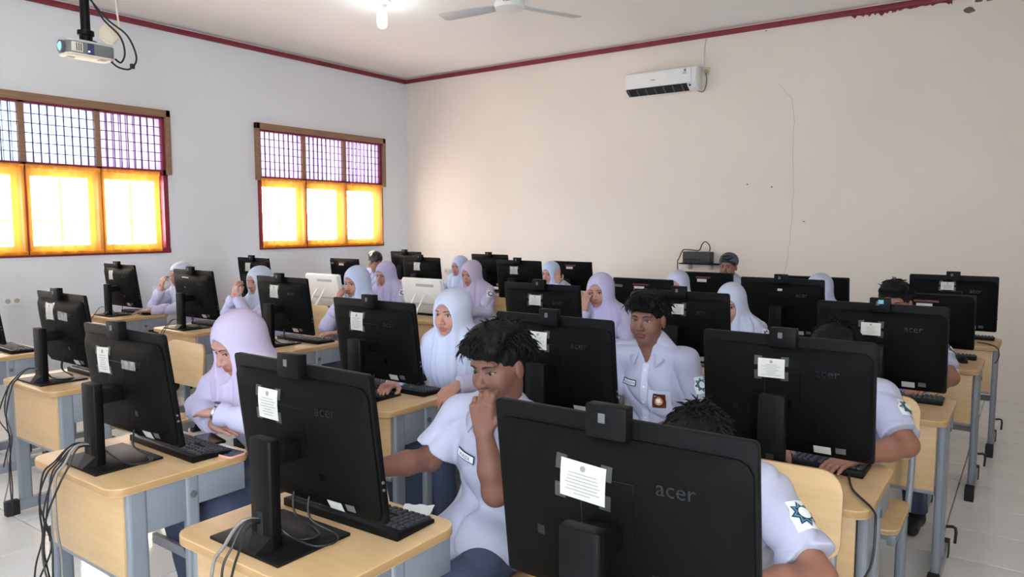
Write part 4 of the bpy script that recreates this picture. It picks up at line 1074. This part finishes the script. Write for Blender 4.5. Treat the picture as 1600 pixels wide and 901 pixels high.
        nf, p0 = rn.choice((9, 10, 11)), rn.random() * 6
        def drape(P, D):
            th = np.arctan2(P[:, 0] - nb[0], P[:, 1] - nb[1] + .04); t = np.clip((hc[2] - .05 - P[:, 2]) / .15, 0, 1)
            D = D + t * .024 * ((1 - np.abs(np.sin(.5 * (nf * th + 2.2 * np.sin(2.3 * th + p0) + p0 + 3 * (P[:, 2] - .9))))) ** 1.5 - .35) + t * .003 * np.sin(23 * th + p0)
            return D + (1 - t) * .0030 * np.sin(26 * (P[:, 2] - hc[2]) + 14 * (P[:, 1] - hc[1]) + p0)
        hj.post.append(drape)
        zh = sh_z - (drop or .235)
        hj.post.append(lambda P, D: np.maximum(D, zh - P[:, 2] + .02 * np.cos(2 * np.arctan2(P[:, 0] - nb[0], P[:, 1])) - .0))
        hm_ = hj.mesh('hijab', max(res, .005), HIJ[hijab]); link('hijab', hm_, T)
    else:
        hb = Body(); HE = lambda cc, r, k=.02: hb.ell(H(*cc), V(*r) * s, k, Rh)
        HE((0, -.018, .040), (.0805, .097, .086)); HE((0, .030, .098), (.064, .060, .030), .03)
        if hair == 'fringe':
            HE((-.03, .075, .078), (.045, .030, .030), .02); HE((.03, .078, .080), (.045, .028, .028), .02); HE((0, .0, .118), (.075, .085, .025), .03)
        hb.sub(H(0, .118, -.040), V(.074, .075, .095 if hair != 'fringe' else .092) * s, .012, Rh); hb.sub(H(0, .05, -.095), V(.12, .13, .085) * s, .012, Rh)
        for q in (-1, 1): hb.sub(H(q * .088, .004, -.018), V(.026, .030, .042) * s, .008, Rh)
        hb.post.append(lambda P, D: D + .0022 * np.sin(95 * P[:, 0] + 40 * P[:, 2] + 3 * np.sin(60 * P[:, 1])) * np.sin(70 * P[:, 1] + 30 * P[:, 2]))
        ho = link('hair', hb.mesh('hair', .0036 if near else .005, HAIR_S if hair == 'crop' else HAIR), T)
        if hair != 'crop':
            mb = MB(); ns = 1100 if near else 420
            for _ in range(ns):
                a, e_ = rn.uniform(0, 2 * math.pi), math.asin(rn.uniform(.0, 1.0))
                dv = V(math.cos(a) * math.cos(e_), math.sin(a) * math.cos(e_), math.sin(e_))
                if dv[1] > .45 and dv[2] < (.36 if hair == 'fringe' else .42): continue
                if abs(dv[0]) > .8 and dv[2] < .22 and dv[1] > -.5: continue
                p = V(0, -.018, .042) + dv * V(.080, .096, .086) + (V(0, .046, .020) * max(0, dv[1]) if hair == 'fringe' else 0)
                cl = 1.0 if hair == 'fringe' else .7
                comb = V(rn.uniform(-.8, .8) * cl + .3 * dv[0], .75 * max(0, dv[1]) + .35 + rn.uniform(-.5, .5) * cl, rn.uniform(-.9, .35) + (1.1 * max(0, dv[1]) if hair != 'fringe' else 0)); comb = nrm(comb - dv * np.dot(comb, dv))
                Ln = rn.uniform(.026, .056) * (1.2 if hair == 'fringe' else .8); tw = V(rn.uniform(-1, 1), rn.uniform(-1, 1), rn.uniform(-1, .3)) * cl
                pts = []; q = p - dv * .004; dd = nrm(dv * (1.25 if hair == 'fringe' else .9) + comb)
                for k_ in range(5):
                    pts.append(Vector(H(*q))); q = q + dd * Ln / 4; dd = nrm(dd + tw * .42 - dv * .30 + V(0, 0, -.10))
                mb.tube(pts, [.0032 * s, .0032 * s, .0027 * s, .0018 * s, .0004 * s], 4, cap=False)
            stuff(mb.build('hair_strands', HAIR, ho, smooth=True))
        if cap:
            cb = Body(); cb.ell(H(0, -.02, .055), V(.090, .106, .088) * s, .02, Rh)
            cb.post.append(lambda P, D: np.maximum(D, -(((P - hc) @ Rh)[:, 2] / s - .030 - .45 * (((P - hc) @ Rh)[:, 1] / s + .02) * 1.0)))
            link('cap', cb.mesh('cap', .005, CAPM), T)
        # ---- folded shirt collar
        mb = MB(); nu = 32; rings = ((.062, -.012), (.062, .036), (.069, .042), (.086, .022), (.104, -.006))
        for j, (r, zz) in enumerate(rings):
            for i in range(nu + 1):
                a = math.radians(118 + 304 * i / nu); fr = max(0, math.sin(a)); pt = max(0, 1 - min(i, nu - i) / 4) if j >= 3 else 0
                mb.v.append((nb[0] + r * math.cos(a) * (1.04 + .10 * pt), nb[1] - .006 + r * math.sin(a) * (1.0 + .10 * fr), nb[2] + zz - (.045 + .012 * (j >= 3)) * fr ** 1.5 - .022 * pt))
        for j in range(len(rings) - 1):
            for i in range(nu): q = j * (nu + 1) + i; mb.f.append((q, q + 1, q + nu + 2, q + nu + 1)); mb.mi.append(0)
        co = mb.build('collar', SHIRT, T, smooth=True); so = co.modifiers.new('thickness', 'SOLIDIFY'); so.thickness = .003
    # ---- sewn-on things, laid on the cloth
    def lay(name, pts, fs, origin, right, up, out, m, off=.0022, parent=shirt):
        vs = []
        for p in pts:
            o = Vector(origin) + Vector(right) * p[0] + Vector(up) * p[1] + Vector(out) * .25
            h = sv.ray_cast(o, -Vector(out), .6); q = (h[0] + Vector(out) * off) if h[0] is not None else o - Vector(out) * .25
            vs.append(tuple(q))
        mb = MB(); mb.add(vs, fs); return mb.build(name, m, parent, smooth=True)
    fwd = Vector((0, 1, 0))
    if badge:
        Sx = shL; hm = hems['L'][0] if 'L' in hems else shL * .45 + aL[0] * .55
        ctr = Sx * .42 + hm * .58; up = Vector(nrm(Sx - hm)); out = Vector(nrm(V(-1, .55, .15))); out = (out - up * out.dot(up)).normalized(); rgt = up.cross(out) * -1
        rgt = out.cross(up) * -1
        sc = .036
        g_, f_ = grid_rect(sc * 2, sc * 2.1, 4, 4)
        g_ = [(p[0] * (1 if p[1] < .5 * sc else .75), p[1]) for p in g_]
        lay('sleeve_badge', g_, f_, ctr, rgt, up, out, PATCH, .0025)
        def star(r0, r1, n): return [((r0 if i % 2 == 0 else r1) * math.cos(math.pi * i / n + math.pi / 2), (r0 if i % 2 == 0 else r1) * math.sin(math.pi * i / n + math.pi / 2)) for i in range(2 * n)]
        for nm, r0, r1, m, of in (('badge_star', .95, .62, NAVY, .004), ('badge_star', .80, .52, TEAL, .005), ('badge_star', .66, .46, NAVY, .006), ('badge_disc', .44, .44, PATCH, .007)):
            st = [(p[0] * sc, p[1] * sc) for p in star(r0, r1, 8)]; st = [(0, 0)] + st; n_ = 16
            lay(nm, st, [(0, 1 + i, 1 + (i + 1) % n_) for i in range(n_)], ctr, rgt, up, out, m, of)
    if name_tag:
        cen = V(nb[0] + .080, 0, sh_z - .115); rg = Vector((-1, 0, 0)); up = Vector((0, 0, 1))
        tl = Vector((-.98, 0, -.18)).normalized() if smile else rg; tu = Vector((-.18, 0, .98)).normalized() if smile else up
        g_, f_ = grid_rect(.086, .030, 6, 3); lay('name_tag', g_, f_, cen, tl, tu, fwd, TAGB, .0035)
        g_, f_ = grid_rect(.078, .022, 6, 3); lay('name_tag_field', g_, f_, cen, tl, tu, fwd, PATCH, .0055)
        tv, tf = text_mesh(name_tag, .0165); lay('name_lettering', [(p[0], p[1]) for p in tv], tf, cen, tl, tu, fwd, TAGB, .0085)
    if near and not girl and not smile:
        # button placket
        g_, f_ = grid_rect(.030, .36, 2, 24); lay('placket', g_, f_, V(nb[0] * .9, 0, sh_z - .20), Vector((-1, 0, 0)), Vector((0, 0, 1)), fwd, SEAM, .0018)
        for k in range(5):
            z = sh_z - .05 - k * .075; p = [(.0048 * math.cos(i * .785), .0048 * math.sin(i * .785)) for i in range(8)]
            lay('button', p, [tuple(range(8))], V(nb[0] * .9, 0, z), Vector((-1, 0, 0)), Vector((0, 0, 1)), fwd, BUTTON, .005)
    if emblem:
        cen = V(nb[0] - .075, 0, sh_z - .185); g_, f_ = grid_rect(.098, .115, 6, 6); lay('pocket', g_, f_, cen + V(0, 0, -.01), Vector((-1, 0, 0)), Vector((0, 0, 1)), fwd, SEAM, .003)
        g_, f_ = grid_rect(.058, .066, 5, 5); lay('pocket_emblem', g_, f_, cen, Vector((-1, 0, 0)), Vector((0, 0, 1)), fwd, MAROON, .006)
        p = [(0, 0)] + [(.017 * math.cos(i * .393), .020 * math.sin(i * .393)) for i in range(16)]; lay('emblem_crest', p, [(0, 1 + i, 1 + (i + 1) % 16) for i in range(16)], cen, Vector((-1, 0, 0)), Vector((0, 0, 1)), fwd, GOLD, .0085)
        p = [(0, 0)] + [(.011 * math.cos(i * .393), .012 * math.sin(i * .393) + .003) for i in range(16)]; lay('emblem_centre', p, [(0, 1 + i, 1 + (i + 1) % 16) for i in range(16)], cen, Vector((-1, 0, 0)), Vector((0, 0, 1)), fwd, PATCH, .0095)
    if watch:
        e, w_, d, n_, cu = aL; ax = nrm(w_ - e); cc = w_ + ax * .006; a1 = nrm(np.cross(ax, V(0, 0, 1))); a2 = np.cross(ax, a1); mb = MB()
        for k in range(2):
            for i in range(20):
                q = 2 * math.pi * i / 20; mb.v.append(tuple(cc + ax * (.007 if k else -.007) + (a1 * math.cos(q) + a2 * math.sin(q)) * .0315))
        for i in range(20): j = (i + 1) % 20; mb.f.append((i, j, 20 + j, 20 + i)); mb.mi.append(0)
        ws = mb.build('watch_strap', WATCH, T, smooth=True); so = ws.modifiers.new('thickness', 'SOLIDIFY'); so.thickness = .003
        up = a2 if a2[2] > 0 else -a2; q = up * .033; M = Matrix((Vector(a1), Vector(ax), Vector(up))).transposed().to_4x4(); M.translation = Vector(cc + q)
        mb = MB(); mb.lathe([(0, 0), (.017, 0), (.017, .007), (.014, .008), (0, .008)], 18); o = mb.build('watch_case', WATCH, T, smooth=True); o.matrix_local = M
        mb = MB(); mb.lathe([(0, .0078), (.0135, .0078), (.0135, .0088), (0, .0088)], 18); d_ = mb.build('watch_dial', DIAL, o)
    if ring:
        e, w_, d, n_, cu = aL; mb = MB()
    return T
SKIN_DEFS = True

# ------------------------------------------------------------------ the students
def chin_hand(hx, hy, hz): return None
# boy covering his mouth (front row)
person('boy in white short-sleeved shirt covering his mouth with his fist', -1.45, 1.95, tone=SKIN_D, sh_z=.945, lap=.05, head=(-.10, .14, 1.125), hr=(-4, 10, 3), hair='fringe', near=True, res=.0034, seed=1,
       armL={'e': (-1.255, 1.665, .785), 'w': (-1.275, 1.635, .965), 'd': (.02, .10, 1), 'n': (.25, -1, .1), 'curl': 1.2}, armR={'e': (-1.62, 1.78, .785), 'w': (-1.635, 1.50, .82), 'curl': .35},
       name_tag='M.RIZA', smile=True, eyes=.6)
# girl with folded arms (front row)
person('girl in mauve hijab looking down over folded arms with wristwatch', -2.56, 1.93, girl=True, hijab='mauve', sh_z=.955, s=1.06, head=(.05, .20, 1.085), hr=(0, 24, 0), near=True, res=.0036, eyes=.4, seed=2, watch=True, badge=False,
       armL={'e': (-2.31, 1.66, .815), 'w': (-2.51, 1.565, .850), 'd': (.98, -.05, -.10), 'n': (0, -.1, -1), 'curl': .16}, armR={'e': (-2.79, 1.66, .81), 'w': (-2.58, 1.60, .785), 'd': (-1, .0, -.0), 'n': (0, -.1, -1), 'curl': .1})
# boy behind the nearest computer
person('boy bent behind largest computer, star badge on near sleeve', -.66, 1.99, sh_z=.915, shw=.15, head=(.01, .25, .985), hr=(0, 30, 0), res=.005, seed=3, armL={'e': (-.365, 1.70, .77), 'w': (-.50, 1.46, .79)})
# second row
person('girl in long white hijab gripping desk edge with left hand', -2.42, 2.97, girl=True, hijab='white', sh_z=.955, drop=.30, cape=1.08, s=1.03, head=(.0, .13, 1.11), hr=(5, 3, 0), near=True, res=.0036, seed=4, badge=False,
       armL={'e': (-2.13, 2.86, .80), 'w': (-2.225, 2.645, .80), 'd': (.05, .85, -.45), 'n': (.3, -.35, -1), 'curl': .55})
person('boy in white shirt with name tag and maroon pocket emblem', -1.42, 3.20, tone=SKIN_D, sh_z=.945, head=(.04, .08, 1.125), hr=(2, 2, 0), near=True, res=.0036, seed=5, armL={'e': (-1.205, 3.14, .70), 'w': (-1.38, 2.98, .63)}, armR={'e': (-1.66, 3.12, .71), 'w': (-1.50, 2.98, .63)}, name_tag='MUTASYA', emblem=True, hair='fringe', eyes=.75)
person('boy hidden behind second right aisle computer, forearm on desk', -.60, 3.06, sh_z=.935, shw=.155, head=(.0, .13, 1.075), hr=(0, 22, 0), res=.005, seed=6, armL={'e': (-.335, 2.83, .80), 'w': (-.45, 2.62, .79)})
# third row
person('boy whose hair and eyes show above third right aisle computer', -.59, 4.50, sh_z=.97, head=(.02, .10, 1.14), hr=(0, 8, 0), res=.005, seed=7, near=False, hair='short', armL={'e': (-.32, 4.22, .80), 'w': (-.40, 3.97, .79)})
person('girl in white hijab behind boy with maroon emblem', -1.50, 4.50, girl=True, hijab='white', sh_z=.93, head=(.0, .12, 1.08), hr=(0, 12, 0), res=.006, seed=8)
person('girl in lilac hijab with hand pressed to cheek', -2.36, 4.50, girl=True, hijab='lilac', sh_z=.95, head=(.06, .10, 1.11), hr=(5, 8, 0), res=.005, seed=9, badge=False,
       armR={'e': (-2.50, 4.20, .80), 'w': (-2.475, 4.285, .985), 'd': (-.15, -.05, 1), 'n': (-.4, -1, 0), 'curl': .35})
# fourth and fifth rows, right block
person('girl in white hijab leaning by fourth row, middle column', -1.27, 5.64, girl=True, hijab='white', sh_z=.93, head=(-.02, .12, 1.085), hr=(0, 12, 0), res=.006, seed=10)
person('small girl in white hijab peeking between two low computers', -2.36, 5.64, girl=True, hijab='white', sh_z=.91, head=(-.01, .07, 1.065), hr=(0, 5, 0), res=.006, seed=11)
person('boy in grey cap seated against the back wall', -2.42, 7.04, sh_z=.99, head=(.0, .08, 1.155), hr=(0, 4, 0), res=.006, cap=True, hair='crop', seed=12)
# left block
person('girl in bluish white hijab resting chin on hand', -4.18, 3.94, girl=True, hijab='blue', sh_z=.955, head=(.03, .12, 1.12), hr=(2, 8, 0), res=.0045, seed=13, badge=False,
       armR={'e': (-4.33, 3.62, .80), 'w': (-4.245, 3.67, .965), 'd': (-.1, -.1, 1), 'n': (-.2, -1, 0), 'curl': .8})
person('girl in bright lilac hijab gazing down, near white computer', -5.10, 5.16, girl=True, hijab='lilac', sh_z=.93, head=(.04, .12, 1.075), hr=(0, 12, 0), res=.005, seed=14)
person('girl in white hijab holding hand to nose below left window', -5.24, 3.86, girl=True, hijab='white', sh_z=.94, head=(.07, .13, 1.09), hr=(4, 8, 0), res=.0045, seed=15, badge=False,
       armR={'e': (-5.42, 3.48, .80), 'w': (-5.36, 3.53, .985), 'd': (-.25, -.1, 1), 'n': (-.1, -1, 0), 'curl': .9}, armL={'e': (-5.10, 3.50, .80), 'w': (-5.28, 3.50, .96), 'd': (.35, -.1, 1), 'n': (.1, -1, 0), 'curl': .8})
person('girl in white hijab beside left wall holding her chin', -6.68, 3.98, girl=True, hijab='white', sh_z=.93, head=(.05, .12, 1.075), hr=(0, 6, 0), res=.005, seed=16, badge=False,
       armR={'e': (-6.80, 3.62, .80), 'w': (-6.735, 3.66, .96), 'd': (-.25, -.1, 1), 'n': (-.1, -1, 0), 'curl': .9}, armL={'e': (-6.38, 3.62, .80), 'w': (-6.50, 3.42, .79)})
person('girl in lilac-white hijab with star badge on sleeve', -4.28, 5.46, girl=True, hijab='mauve', sh_z=.95, head=(.04, .11, 1.10), hr=(0, 14, 0), res=.005, seed=17)
person('girl in pale blue hijab seated behind girl with star badge', -5.42, 6.62, girl=True, hijab='blue', sh_z=.92, head=(.02, .10, 1.075), hr=(0, 8, 0), res=.006, seed=18, badge=False)
person('girl in blue hijab raising a finger beside her face', -4.06, 6.50, girl=True, hijab='blue', sh_z=.91, head=(.05, .10, 1.055), hr=(0, 8, 0), res=.006, seed=19, badge=False,
       armL={'e': (-3.86, 6.20, .80), 'w': (-3.93, 6.26, .965), 'd': (.1, -.1, 1), 'n': (.4, -1, 0), 'curl': .3})
person('boy with shiny black hair turned away near room corner', -6.66, 6.42, sh_z=.96, head=(.0, .06, 1.11), hr=(-100, 12, 0), res=.006, hair='crop', seed=20, badge=True)
